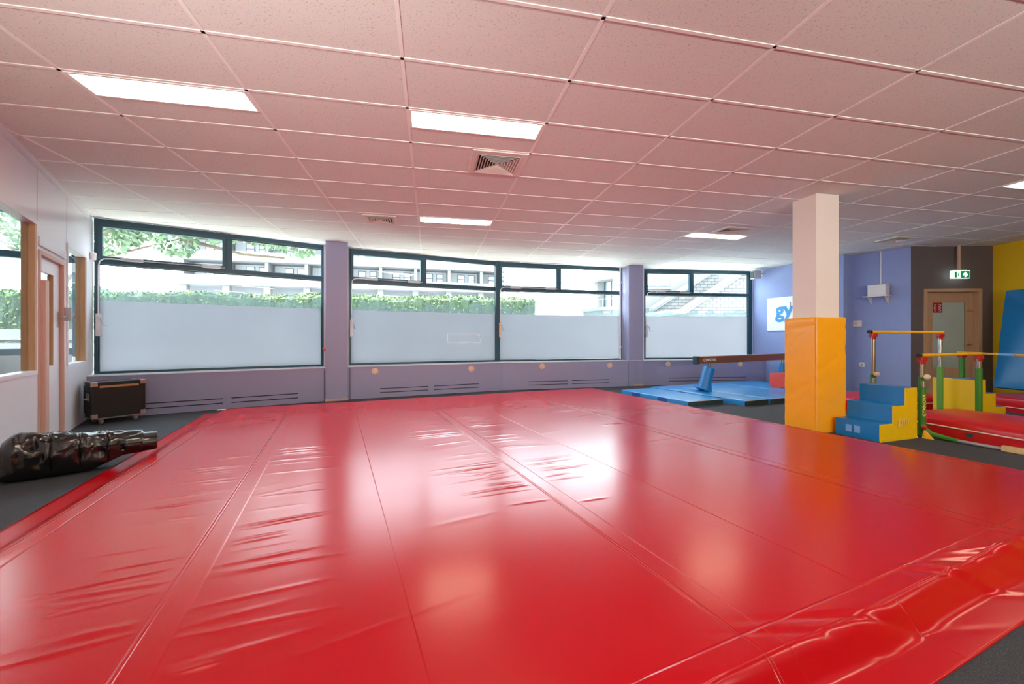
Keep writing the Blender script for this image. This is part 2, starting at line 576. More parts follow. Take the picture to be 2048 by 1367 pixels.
# ceiling: tiles with raised T-bars; fixtures and grilles are set just under it
mb = MB(); mb.prism(OUTC, CEIL, CEIL + 0.14)
mb.cur = 1
def bar(p, q, w=0.024):
    for a, b in clip_segments(p, q, OUT):
        d = Vector((b[0] - a[0], b[1] - a[1], 0)); L = d.length; d.normalize()
        nrm = Vector((-d.y, d.x, 0))
        mb.obox(((a[0] + b[0]) / 2, (a[1] + b[1]) / 2, CEIL - 0.002), d * L / 2, nrm * w / 2, (0, 0, 0.003))
for i in range(-7, 13): bar(G(i, -14), G(i, 18))
for j in range(-14, 18): bar(G(-8, j), G(13, j))
tag(mb.build('ceiling', [M['tile'], M['tbar']]), None, None, None, 'structure')

# ------------------------------------------------------------------ facade: windows, low wall, pillars
def seg_frame(p, q):
    d = Vector((q[0] - p[0], q[1] - p[1]))
    return d.length, math.atan2(d.y, d.x)

def make_window(idx, p, q, midf, first_w=0.045, last_w=0.045, film=True, mid=True, low=0.687):
    L, ang = seg_frame(p, q)
    # local frame: x along the window, +y outwards, z up
    w = thing('window_%d' % idx, None, None, (p[0], p[1], 0), ang, None, 'structure')
    x0, x1 = first_w, L - last_w
    xm = L * midf
    fr = MB()
    fr.box(0, x0, 0, 0.09, low - 0.03, CEIL); fr.box(x1, L, 0, 0.09, low - 0.03, CEIL)
    fr.box(x0, x1, 0, 0.09, CEIL - 0.085, CEIL)
    fr.box(x0, x1, 0, 0.09, low - 0.03, low)
    fr.box(x0, x1, -0.01, 0.09, 2.412, 2.492)
    fr.box(xm - 0.045, xm + 0.045, -0.005, 0.09, 2.492, CEIL - 0.085)
    fr.build('window_frame', M['frame'], w, bevel=0.004)
    sa = MB()
    a0, a1, b0, b1, t = x0, xm - 0.035, 2.485, CEIL - 0.075, 0.055
    sa.box(a0, a0 + t, -0.03, 0.05, b0, b1); sa.box(a1 - t, a1, -0.03, 0.05, b0, b1)
    sa.box(a0 + t, a1 - t, -0.03, 0.05, b0, b0 + t); sa.box(a0 + t, a1 - t, -0.03, 0.05, b1 - t, b1)
    s_ = sa.build('sash', M['frame'], w, bevel=0.004)
    MB().box(a0 + t, a1 - t, 0.008, 0.014, b0 + t, b1 - t).build('pane', M['glass'], s_)
    gk = MB()
    for (g0, g1, h0, h1) in ((x0, x1, low, 2.412), (xm + 0.045, x1, 2.492, CEIL - 0.085)):
        gk.box(g0, g0 + 0.012, 0.03, 0.06, h0, h1); gk.box(g1 - 0.012, g1, 0.03, 0.06, h0, h1)
        gk.box(g0, g1, 0.03, 0.06, h0, h0 + 0.012); gk.box(g0, g1, 0.03, 0.06, h1 - 0.012, h1)
    gk.build('gasket', M['gasket'], w)
    MB().box(x0 + 0.012, x1 - 0.012, 0.042, 0.048, low + 0.012, 2.40).build('pane', M['glass'], w)
    MB().box(xm + 0.057, x1 - 0.012, 0.042, 0.048, 2.504, CEIL - 0.097).build('pane', M['glass'], w)
    if film:
        MB().box(x0 + 0.014, x1 - 0.014, 0.034, 0.036, low + 0.014, 1.835).build('frosted_film', M['frost'], w)
        rr = random.Random(idx * 11)
        # scalloped upper edge: a row of overlapping arcs
        prof = []
        n = 260
        arcs = []
        x = x0 - 0.1
        while x < x1 + 0.3:
            r = rr.choice([0.16, 0.17, 0.2, 0.26, 0.3, 0.17])
            arcs.append((x + r * 0.8, r, rr.choice([0.07, 0.09, 0.10, 0.17, 0.2]) if r < 0.25 else rr.uniform(0.2, 0.26)))
            x += r * 1.5
        for i in range(n + 1):
            xx = x0 + 0.014 + (x1 - x0 - 0.028) * i / n
            z = 0.03
            for (cx, r, hh) in arcs:
                if abs(xx - cx) < r: z = max(z, hh * math.sqrt(1 - ((xx - cx) / r) ** 2))
            prof.append((xx, 1.835 + z))
        sc = MB()
        for (xa, za), (xb, zb) in zip(prof, prof[1:]):
            sc.add([(xa, 0.0375, 1.835), (xb, 0.0375, 1.835), (xb, 0.0375, zb), (xa, 0.0375, za)], [(0, 1, 2, 3)])
        sc.build('scalloped_film', M['scallop'], w)
    return w, L, ang

win1, L1, a1_ = make_window(1, A, B, 0.52)
win2, L2, a2_ = make_window(2, C_, D, 0.47, last_w=0.04)
win3, L3, a3_ = make_window(3, (E_[0] + 0.01, E_[1] + 0.003), F, 0.475)
win4, L4, a4_ = make_window(4, Gp, H, 0.435, last_w=0.12)

# window 5: the neighbouring room's window, seen through the glazed partition
A0 = (-6.76, 6.27)
L5, a5_ = seg_frame(Z1, A0)
w5 = thing('window_5', None, None, (Z1[0], Z1[1], 0), a5_, None, 'structure')
fr = MB()
fr.box(0, 0.05, 0, 0.09, 0.95, CEIL); fr.box(L5 - 0.05, L5, 0, 0.09, 0.95, CEIL)
fr.box(0.05, L5 - 0.05, 0, 0.09, CEIL - 0.09, CEIL); fr.box(0.05, L5 - 0.05, -0.01, 0.09, 2.40, 2.50)
fr.box(0.05, L5 - 0.05, 0, 0.09, 0.98, 1.08)
fr.box(1.6, 1.7, 0, 0.09, 1.08, CEIL - 0.09)
fr.build('window_frame', M['frame'], w5, bevel=0.004)
MB().box(0.05, L5 - 0.05, 0.04, 0.046, 1.08, CEIL - 0.09).build('pane', M['glass'], w5)
MB().box(0.05, L5 - 0.05, 0.0, 0.09, 0.0, 0.98).build('lower_panel', M['wall_white'], w5)
rl = MB(); rl.cyl((0.1, -0.12, 1.2), (L5 - 0.1, -0.12, 1.2), 0.02)
rl.build('hand_rail', M['white_pl'], w5)

# low wall with convector casing
OFF = 0.36
def off_line(p, q, off=OFF):
    d = Vector((q[0] - p[0], q[1] - p[1])).normalized()
    n = Vector((d.y, -d.x))
    return (p[0] + n.x * off, p[1] + n.y * off), (d.x, d.y)
lines = [off_line(A, B), off_line(C_, D, 0.42), off_line(E_, F, 0.42), off_line(Gp, H, 0.42)]
inner = [intersect(lines[0][0], lines[0][1], P0, (PD.x, PD.y))]
for k in range(3): inner.append(intersect(lines[k][0], lines[k][1], lines[k + 1][0], lines[k + 1][1]))
inner.append(intersect(lines[3][0], lines[3][1], H, (W1[0] - H[0], W1[1] - H[1])))
outer = [A, B, C_, D, F, Gp, H]
mb = MB()
SILL = 0.662
quads = [(inner[0], inner[1], C_, B, A), (inner[1], inner[2], D, C_), (inner[2], inner[3], Gp, F, D), (inner[3], inner[4], H, Gp)]
for qd in quads:
    mb.cur = 0; mb.prism(list(qd), 0.0, SILL - 0.012)
mb.cur = 1
def push(p, q, o):
    d = Vector((q[0] - p[0], q[1] - p[1])).normalized(); n = Vector((d.y, -d.x))
    return n * o
for qd in quads:
    n = push(qd[0], qd[1], 0.012)
    pts = [(qd[0][0] + n.x, qd[0][1] + n.y), (qd[1][0] + n.x, qd[1][1] + n.y)] + list(qd[2:])
    mb.prism(pts, SILL - 0.012, SILL)
wall_low = tag(mb.build('wall_window', [M['casing'], M['sill']]), None, None, None, 'structure')
# dark outlet slots (pairs of lines) in the casing
def on_seg(k, t, z, out=0.0):
    a, b = inner[k], inner[k + 1]
    n = push(a, b, out)
    return Vector((a[0] + (b[0] - a[0]) * t + n.x, a[1] + (b[1] - a[1]) * t + n.y, z))
def u_to_t(k, u):
    a, b = inner[k], inner[k + 1]; r = (u - 1024) / 807.2
    return (a[0] - r * a[1]) / (r * (b[1] - a[1]) - (b[0] - a[0]))
for k, ua, ub in ((0, 215, 446), (0, 463, 596), (1, 760, 857), (1, 868, 958), (2, 1056, 1135), (2, 1144, 1218), (3, 1338, 1492)):
    ta, tb = u_to_t(k, ua), u_to_t(k, ub)
    for z in (0.185, 0.105):
        s = MB()
        p, q = on_seg(k, ta, z, 0.001), on_seg(k, tb, z, 0.001)
        d = (q - p) / 2
        n = Vector((d.y, -d.x, 0)).normalized()
        s.obox((p + q) / 2, d, n * 0.003, (0, 0, 0.007))
        s.build('air_slot', M['slot'], wall_low)
# seams between casing panels beside the pillars
for k, u in ((0, 649), (1, 700), (2, 1256), (3, 1290)):
    p = on_seg(k, u_to_t(k, u), 0.31, 0.001); n = push(inner[k], inner[k + 1], 1.0); dd = Vector((-n.y, n.x, 0))
    MB().obox(p, dd * 0.005, Vector((n.x, n.y, 0)) * 0.002, (0, 0, 0.31)).build('panel_joint', M['slot'], wall_low)

# round caps along the low wall
CAPS = [(1, 750, 742), (1, 942.5, 737), (2, 1084, 732), (2, 1219.5, 730), (3, 1336.5, 728), (3, 1480.5, 728)]
cap0 = None
cap_lab = ['round cream disc on the low wall just right of the first pillar',
           'round cream disc on the low wall under the frosted pane with the peeling sticker',
           'round cream disc on the low wall right of the full-height mullion',
           'round pale disc on the low wall just left of the second pillar',
           'round pale disc on the low wall left of the balance beam end',
           'round pale disc on the low wall half hidden behind the balance beam']
for (k, u, v), lab in zip(CAPS, cap_lab):
    t = u_to_t(k, u)
    p = on_seg(k, t, 0, 0.0)
    z = EYE - (v - 677.4) / 807.2 * p.y
    n = push(inner[k], inner[k + 1], 1.0)
    rz = math.atan2(n.y, n.x) + math.pi / 2
    if cap0 is None:
        cap0 = thing('round_wall_disc', lab, 'disc', (p.x, p.y, z), rz, 'round discs along the low wall')
        c = MB(); c.tube([(0, 0.0, 0), (0, -0.012, 0), (0, -0.016, 0)], [0.072, 0.07, 0.06], 28)
        c.build('rim', M['cream_pl'], cap0, smooth=True)
        c = MB(); c.tube([(0, -0.016, 0), (0, -0.024, 0), (0, -0.028, 0)], [0.045, 0.042, 0.03], 24)
        c.build('boss', M['cream_pl'], cap0, smooth=True)
        o = cap0
    else:
        o = copy_tree(cap0)
    o.location = (p.x, p.y, z); o.rotation_euler = (0, 0, rz); o['label'] = lab

# pillars standing against the facade
def facade_pillar(n_, cx, cyy, ang, w, depth):
    o = MB().box(-w / 2, w / 2, 0, depth, 0, CEIL).build('wall_pillar_%s' % n_, M['casing'], None, (cx, cyy, 0), ang, bevel=0.004)
    tag(o, None, None, None, 'structure')
    MB().box(-w / 2 - 0.008, w / 2 + 0.008, -0.012, 0.0, 0.0, 0.045).build('baseboard', M['wood_pk'], o)
facade_pillar('left', -3.455, 7.96, math.radians(25), 0.405, 0.60)
facade_pillar('right', 3.225, 10.50, math.radians(9), 0.40, 0.50)
# jamb panels closing the gaps beside the pillars
mb = MB()
for p, q in ((B, C_), (F, Gp)):
    L, an = seg_frame(p, q)
    d = Vector((math.cos(an), math.sin(an), 0)); n = Vector((-d.y, d.x, 0))
    mb.obox(((p[0] + q[0]) / 2 + n.x * 0.05, (p[1] + q[1]) / 2 + n.y * 0.05, CEIL / 2), d * (L / 2 + 0.01), n * 0.05, (0, 0, CEIL / 2))
tag(mb.build('trim_1', M['wall_white']), None, None, None, 'structure')
# corner post between partition and window 1
mb = MB(); mb.box(-0.02, 0.34, -0.06, 0.0, 0, CEIL)
tag(mb.build('trim_2', M['partition'], None, (P0[0], P0[1], 0), math.atan2(PD.y, PD.x)), None, None, None, 'structure')

# full-height mullion at the bend between windows 2 and 3
mb = MB(); mb.box(-0.05, 0.05, -0.035, 0.1, 0.66, CEIL)
tag(mb.build('trim_3', M['frame'], None, (D[0], D[1], 0), math.radians(20), bevel=0.006), None, None, None, 'structure')

# pipe beside the second pillar
mb = MB(); mb.cyl((2.86, 10.66, 0.68), (2.86, 10.66, CEIL), 0.02)
mb.box(2.83, 2.89, 10.63, 10.70, 1.0, 1.02); mb.box(2.83, 2.89, 10.63, 10.70, 2.7, 2.72)
tag(mb.build('heating_pipe', M['white_pl'], smooth=True), 'thin white vertical pipe beside the second facade pillar, from sill to ceiling', 'pipe')

# window openers
def opener(p, ang, L, midf, lab, crank=True, rodx=(0.55, 0.95), flip=False):
    o = thing('window_opener', lab, 'window opener', (p[0], p[1], 0), ang, 'window openers')
    xm = L * midf
    z = 2.50
    b = MB()
    b.tube([(0.06, -0.045, 1.62), (0.06, -0.045, z - 0.12), (0.075, -0.05, z - 0.05), (0.12, -0.05, z - 0.01), (0.2, -0.05, z), (0.32, -0.05, z)], 0.009, 8)
    b.build('conduit', M['white_pl'], o, smooth=True)
    xa, xb = 0.32, xm - 0.38
    MB().cyl((xa, -0.05, z), (xm - 0.05, -0.05, z), 0.007, 8).build('rod', M['grey_alu'], o, smooth=True)
    for x in (xa, xb):
        MB().box(x, x + 0.27, -0.085, -0.03, z - 0.022, z + 0.022).build('gear_box', M['grey_alu'], o, bevel=0.006)
    if crank:
        MB().box(0.03, 0.09, -0.075, -0.01, 1.26, 1.62).build('crank_box', M['cream_pl' if crank == 2 else 'white_pl'], o, bevel=0.006)
        c = MB(); c.tube([(0.06, -0.07, 1.56), (0.06, -0.11, 1.56), (0.09, -0.12, 1.55), (0.12, -0.12, 1.44), (0.17, -0.13, 1.43)], 0.008, 8)
        c.build('crank_handle', M['grey_alu'], o, smooth=True)
    return o
opener(A, a1_, L1, 0.52, 'grey winder gear with rod and crank on the leftmost big window')
opener(C_, a2_, L2, 0.47, 'grey winder gear with rod on the window right of the first pillar')
opener(E_, a3_, L3, 0.475, 'grey winder gear with cream crank box beside the full-height mullion', crank=2)
opener(Gp, a4_, L4, 0.435, 'grey winder gear on the window right of the second pillar')

# half peeled sticker on the frosted film of window 2
mb = MB()
d2 = Vector((math.cos(a2_), math.sin(a2_), 0)); n2 = Vector((d2.y, -d2.x, 0))
def onw2(x, z, out=-0.031):
    return Vector((C_[0], C_[1], 0)) + d2 * x + n2 * out + Vector((0, 0, z))
def strip(a, b, w):
    p, q = onw2(*a), onw2(*b)
    dd = (q - p); L = dd.length; dd.normalize(); up = n2.cross(dd)
    mb.obox((p + q) / 2, dd * L / 2, n2 * 0.0008, up * w / 2)
x0_, x1_ = 2.17, 2.98
for a, b in (((x0_, 1.33), (x1_ - 0.1, 1.33)), ((x0_, 1.33), (x0_, 1.13)), ((x0_, 1.13), (x0_ + 0.3, 1.125)), ((x0_ + 0.3, 1.125), (x0_ + 0.5, 1.135)), ((x0_ + 0.5, 1.135), (x1_, 1.13)), ((x1_, 1.13), (x1_, 1.26))):
    strip(a, b, 0.008)
p = [onw2(x1_ - 0.1, 1.33), onw2(x1_, 1.33, -0.02), onw2(x1_, 1.23)]
mb.add(p + [q + n2 * 0.001 for q in p], [(0, 2, 1), (3, 4, 5)])
tag(mb.build('sticker', M['sign_w']), 'faint rectangular sticker outline with a peeled corner on a frosted pane', 'sticker')

# ------------------------------------------------------------------ glazed partition at the left
pa = math.atan2(PD.y, PD.x)     # local +x runs toward the camera, +y into the room
part = thing('wall_left', None, None, (P0[0], P0[1], 0), pa, None, 'structure')
mb = MB()
def wbox(x0, x1, z0, z1, m=0): mb.cur = m; mb.box(x0, x1, -0.09, 0.0, z0, z1)
S_END = 11.72
wbox(0.34, 0.50, 0, CEIL); wbox(0.50, 1.43, 0, 0.88); wbox(0.50, 1.43, 2.44, CEIL)
wbox(1.43, 1.56, 0, CEIL); wbox(1.56, 2.52, 2.20, CEIL)
wbox(2.52, 2.60, 0, CEIL); wbox(2.60, 4.55, 0, 0.87); wbox(2.60, 4.55, 2.46, CEIL)
wbox(4.55, S_END, 0, CEIL)
mb.build('panelling', M['partition'], part)
mb = MB()
for s_ in (1.45, 2.55, 3.65, 4.75, 5.85, 6.95):
    if s_ in (3.65,):
        mb.box(s_ - 0.003, s_ + 0.003, 0, 0.0015, 0, 0.82); mb.box(s_ - 0.003, s_ + 0.003, 0, 0.0015, 2.5, CEIL)
    else: mb.box(s_ - 0.003, s_ + 0.003, 0, 0.0015, 0, CEIL)
mb.build('joint_strip', M['gap'], part)
mb = MB(); mb.box(0.34, S_END, 0.0, 0.02, CEIL - 0.06, CEIL); mb.box(0.34, S_END, 0.0, 0.012, CEIL - 0.075, CEIL - 0.06)
mb.build('cornice', M['partition'], part)
def glazing(x0, x1, z0, z1, wood):
    w = MB()
    w.box(x0, x0 + 0.035, -0.095, 0.006, z0, z1); w.box(x1 - 0.035, x1, -0.095, 0.006, z0, z1)
    w.build('wooden_jamb', wood, part)
    w = MB(); w.box(x0 - 0.03, x1 + 0.03, -0.09, 0.012, z0 - 0.03, z0 + 0.012); w.box(x0 - 0.03, x1 + 0.03, -0.09, 0.012, z1 - 0.012, z1 + 0.03)
    w.box(x0 - 0.03, x0, 0, 0.012, z0, z1); w.box(x1, x1 + 0.03, 0, 0.012, z0, z1)
    w.build('white_surround', M['partition'], part)
    MB().box(x0 + 0.035, x1 - 0.035, -0.05, -0.044, z0 + 0.012, z1 - 0.012).build('pane', M['glass'], part)
glazing(0.50, 1.43, 0.88, 2.44, M['wood_lt'])
glazing(2.60, 4.55, 0.87, 2.46, M['wood_lt'])
# door in the partition
door = thing('door_1', None, None, (P0[0] + PD.x * 1.56, P0[1] + PD.y * 1.56, 0), pa, None, 'structure')
mb = MB(); mb.box(0, 0.06, -0.09, 0.012, 0, 2.20); mb.box(0.90, 0.96, -0.09, 0.012, 0, 2.20); mb.box(0.06, 0.90, -0.09, 0.012, 2.15, 2.20)
mb.build('door_frame', M['wood_pk'], door, bevel=0.003)
mb = MB(); mb.box(-0.02, 0.98, 0.0, 0.02, 2.24, 2.34)
mb.build('head_rail', M['partition'], door, bevel=0.004)
mb = MB()
mb.box(0.062, 0.30, -0.07, -0.03, 0.005, 2.148); mb.box(0.84, 0.898, -0.07, -0.03, 0.005, 2.148)
mb.box(0.30, 0.84, -0.07, -0.03, 0.005, 0.90); mb.box(0.30, 0.84, -0.07, -0.03, 1.99, 2.148)
leaf = mb.build('door_leaf', M['partition'], door)
mb = MB(); mb.box(0.30, 0.33, -0.075, -0.025, 0.90, 1.99); mb.box(0.81, 0.84, -0.075, -0.025, 0.90, 1.99)
mb.build('glazing_bead', M['wood_lt'], leaf)
MB().box(0.33, 0.81, -0.053, -0.047, 0.90, 1.99).build('pane', M['glass'], leaf)
mb = MB(); mb.box(0.11, 0.16, -0.03, -0.022, 1.36, 1.56)
mb.tube([(0.135, -0.02, 1.50), (0.135, 0.03, 1.50), (0.16, 0.04, 1.50), (0.25, 0.04, 1.50)], 0.009, 8)
mb.build('door_handle', M['steel'], door, smooth=True)
mb = MB()
pts = [(0.77, -0.03), (0.93, -0.03), (0.93, 0.02), (0.91, 0.045), (0.85, 0.055), (0.79, 0.045), (0.77, 0.02)]
mb.prism(pts, 0.0, 1.87)
mb.build('finger_guard', M['wood_pk'], door, smooth=True)
mb = MB(); mb.box(0.02, 0.05, 0.012, 0.07, 1.45, 1.62)
mb.build('latch_box', M['grey_alu'], door, bevel=0.004)

# other walls
def wall(name, p, q, m, thick=0.12, z0=0.0, z1=CEIL):
    L, an = seg_frame(p, q)
    o = MB().box(0, L, 0, thick, z0, z1).build(name, m, None, (p[0], p[1], 0), an)
    return tag(o, None, None, None, 'structure')
wall('wall_sign', H, W1, M['wall_blue'])
wall('wall_alcove', W1, W2, M['wall_blue'])
wall('wall_blue', W2, W3, M['wall_blue'])
wall('wall_yellow', W4, W5, M['wall_yellow'])
wall('wall_back', W5, P_END, M['wall_white'])
wall('wall_neighbour_back', P_END, (-3.6, -3.4), M['wall_white'])
wall('wall_neighbour_side', (-3.6, -3.4), (-9.4, 0.0), M['wall_white'])
wall('wall_neighbour_end', (-9.4, 0.0), Z1, M['wall_white'])
# dark grey wall with the door opening
Lc, ac = seg_frame(W3, W4)
mb = MB()
DX0, DX1, DZ = 0.30, 1.34, 2.21
mb.box(0, DX0, 0, 0.16, 0, CEIL); mb.box(DX1, Lc + 0.1, 0, 0.16, 0, CEIL); mb.box(DX0, DX1, 0, 0.16, DZ, CEIL)
mb.box(DX0, DX1, 0.16, 0.22, 0, DZ)
tag(mb.build('wall_grey', M['wall_grey'], None, (W3[0], W3[1], 0), ac), None, None, None, 'structure')
door2 = thing('door_2', None, None, (W3[0], W3[1], 0), ac, None, 'structure')
mb = MB()
mb.box(DX0 - 0.05, DX0 + 0.015, -0.02, 0.16, 0, DZ + 0.05); mb.box(DX1 - 0.015, DX1 + 0.05, -0.02, 0.16, 0, DZ + 0.05)
mb.box(DX0 + 0.015, DX1 - 0.015, -0.02, 0.16, DZ - 0.015, DZ + 0.05)
mb.build('door_frame', M['wood_door'], door2, bevel=0.004)
mb = MB()
y0, y1 = 0.10, 0.14
gx0, gx1, gz0, gz1 = 0.50, 1.185, 0.60, 2.00
mb.box(DX0 + 0.015, gx0, y0, y1, 0.005, DZ - 0.02); mb.box(gx1, DX1 - 0.015, y0, y1, 0.005, DZ - 0.02)
mb.box(gx0, gx1, y0, y1, 0.005, gz0); mb.box(gx0, gx1, y0, y1, gz1, DZ - 0.02)
leaf2 = mb.build('door_leaf', M['wood_door'], door2)
mb = MB()
for (a, b, c, d) in ((gx0, gx0 + 0.02, gz0, gz1), (gx1 - 0.02, gx1, gz0, gz1), (gx0, gx1, gz0, gz0 + 0.02), (gx0, gx1, gz1 - 0.02, gz1)):
    mb.box(a, b, y0 - 0.008, y0, c, d)
mb.build('glazing_bead', M['wood_lt'], leaf2)
MB().box(gx0 + 0.02, gx1 - 0.02, y0 + 0.01, y0 + 0.018, gz0 + 0.02, gz1 - 0.02).build('frosted_pane', M['frost_door'], leaf2)
mb = MB(); mb.tube([(1.25, y0, 1.10), (1.25, y0 - 0.06, 1.10), (1.24, y0 - 0.065, 1.10), (1.13, y0 - 0.065, 1.10)], 0.01, 8)
mb.cyl((1.25, y0, 1.10), (1.25, y0 - 0.012, 1.10), 0.025)
mb.build('door_handle', M['steel'], door2, smooth=True)
MB().box(1.20, 1.32, y0 - 0.012, y0, 1.79, 1.83).build('name_plate', M['leather'], door2)
mb = MB(); mb.box(gx0 + 0.015, gx0 + 0.215, y0 - 0.002, y0 + 0.009, 1.77, 1.99)
stk = mb.build('door_sticker', M['door_red'], door2)
mb = MB()
for xx, rows in ((gx0 + 0.05, 6), (gx0 + 0.145, 6)):
    for r in range(rows):
        z = 1.80 + r * 0.027
        mb.box(xx, xx + 0.045, y0 - 0.004, y0 - 0.002, z, z + 0.006)
        mb.box(xx + (0.0 if r % 2 else 0.035), xx + (0.01 if r % 2 else 0.045), y0 - 0.004, y0 - 0.002, z, z + 0.02)
mb.build('lettering', M['sign_w'], stk)

# ------------------------------------------------------------------ near pillar with padding
e1 = Vector((0.98, 0.199, 0)); e2 = Vector((-0.199, 0.98, 0))
PX, PY = 3.998, 5.300
pil = MB().box(0, 0.36, 0, 0.36, 0, CEIL).build('wall_pillar_middle', M['pillar'], None, (PX, PY, 0), 0.2, bevel=0.006)
tag(pil, None, None, None, 'structure')
def pad_mesh():
    # four wrapped sides with softly creased faces
    m = MB()
    x0, x1, y0, y1 = -0.072, 0.36 + 0.065, -0.058, 0.36 + 0.07
    r = 0.03
    ring = []
    def corner(cx, cyy, a0):
        for k in range(5):
            a = a0 + k * math.pi / 8
            ring.append((cx + r * math.cos(a), cyy + r * math.sin(a)))
    corner(x1 - r, y1 - r, 0); 
    for k in range(1, 10): ring.append((x1 - r + (x0 - x1 + 2 * r) * k / 10, y1))
    corner(x0 + r, y1 - r, math.pi / 2)
    for k in range(1, 10): ring.append((x0, y1 - r + (y0 - y1 + 2 * r) * k / 10))
    corner(x0 + r, y0 + r, math.pi)
    for k in range(1, 10): ring.append((x0 + r + (x1 - x0 - 2 * r) * k / 10, y0))
    corner(x1 - r, y0 + r, 1.5 * math.pi)
    for k in range(1, 10): ring.append((x1, y0 + r + (y1 - y0 - 2 * r) * k / 10))
    n = len(ring); nz = 60; z0, z1 = 0.0, 1.505
    cx, cyy = 0.18, 0.18
    rr = random.Random(5)
    folds = [(rr.uniform(0.1, 1.4), rr.uniform(0, 6.28), rr.uniform(0.018, 0.045), rr.uniform(0.004, 0.011), rr.uniform(-0.3, 0.3)) for _ in range(26)]
    vs_ = []
    for j in range(nz + 1):
        z = z0 + (z1 - z0) * j / nz
        for i, (x, y) in enumerate(ring):
            th = math.atan2(y - cyy, x - cx)
            dsp = 0.0
            for (fz, ft, fw, fa, sl) in folds:
                da = math.atan2(math.sin(th - ft), math.cos(th - ft))
                zz = z - (fz + sl * da)
                dsp -= fa * math.exp(-(zz / fw) ** 2) * math.exp(-(da / 0.7) ** 2)
            if j == nz: dsp -= 0.012
            vx, vy = x - cx, y - cyy
            l = math.hypot(vx, vy)
            vs_.append((x + vx / l * dsp, y + vy / l * dsp, z))
    fs = []
    for j in range(nz):
        for i in range(n):
            a, b = j * n + i, j * n + (i + 1) % n
            fs.append((a, b, b + n, a + n))
    # top annulus down to the pillar
    inr = [(min(max(x, 0.0), 0.36), min(max(y, 0.0), 0.36)) for x, y in ring]
    base = len(vs_)
    for (x, y) in inr: vs_.append((x, y, z1))
    for i in range(n):
        a, b = nz * n + i, nz * n + (i + 1) % n
        fs.append((a, b, base + (i + 1) % n, base + i))
    m.add(vs_, fs)
    return m
pad = thing('pillar_pad', 'tall orange-yellow padding wrapped around the foot of the white pillar', 'padding', (PX, PY, 0), 0.2)
pad_mesh().build('cover', M['vinyl_or'], pad, smooth=True)
mb = MB(); mb.tube([(-0.075, -0.061, 0.02), (-0.0735, -0.0595, 0.7), (-0.075, -0.061, 1.49)], 0.004, 6)
mb.build('corner_seam', M['leather'], pad)

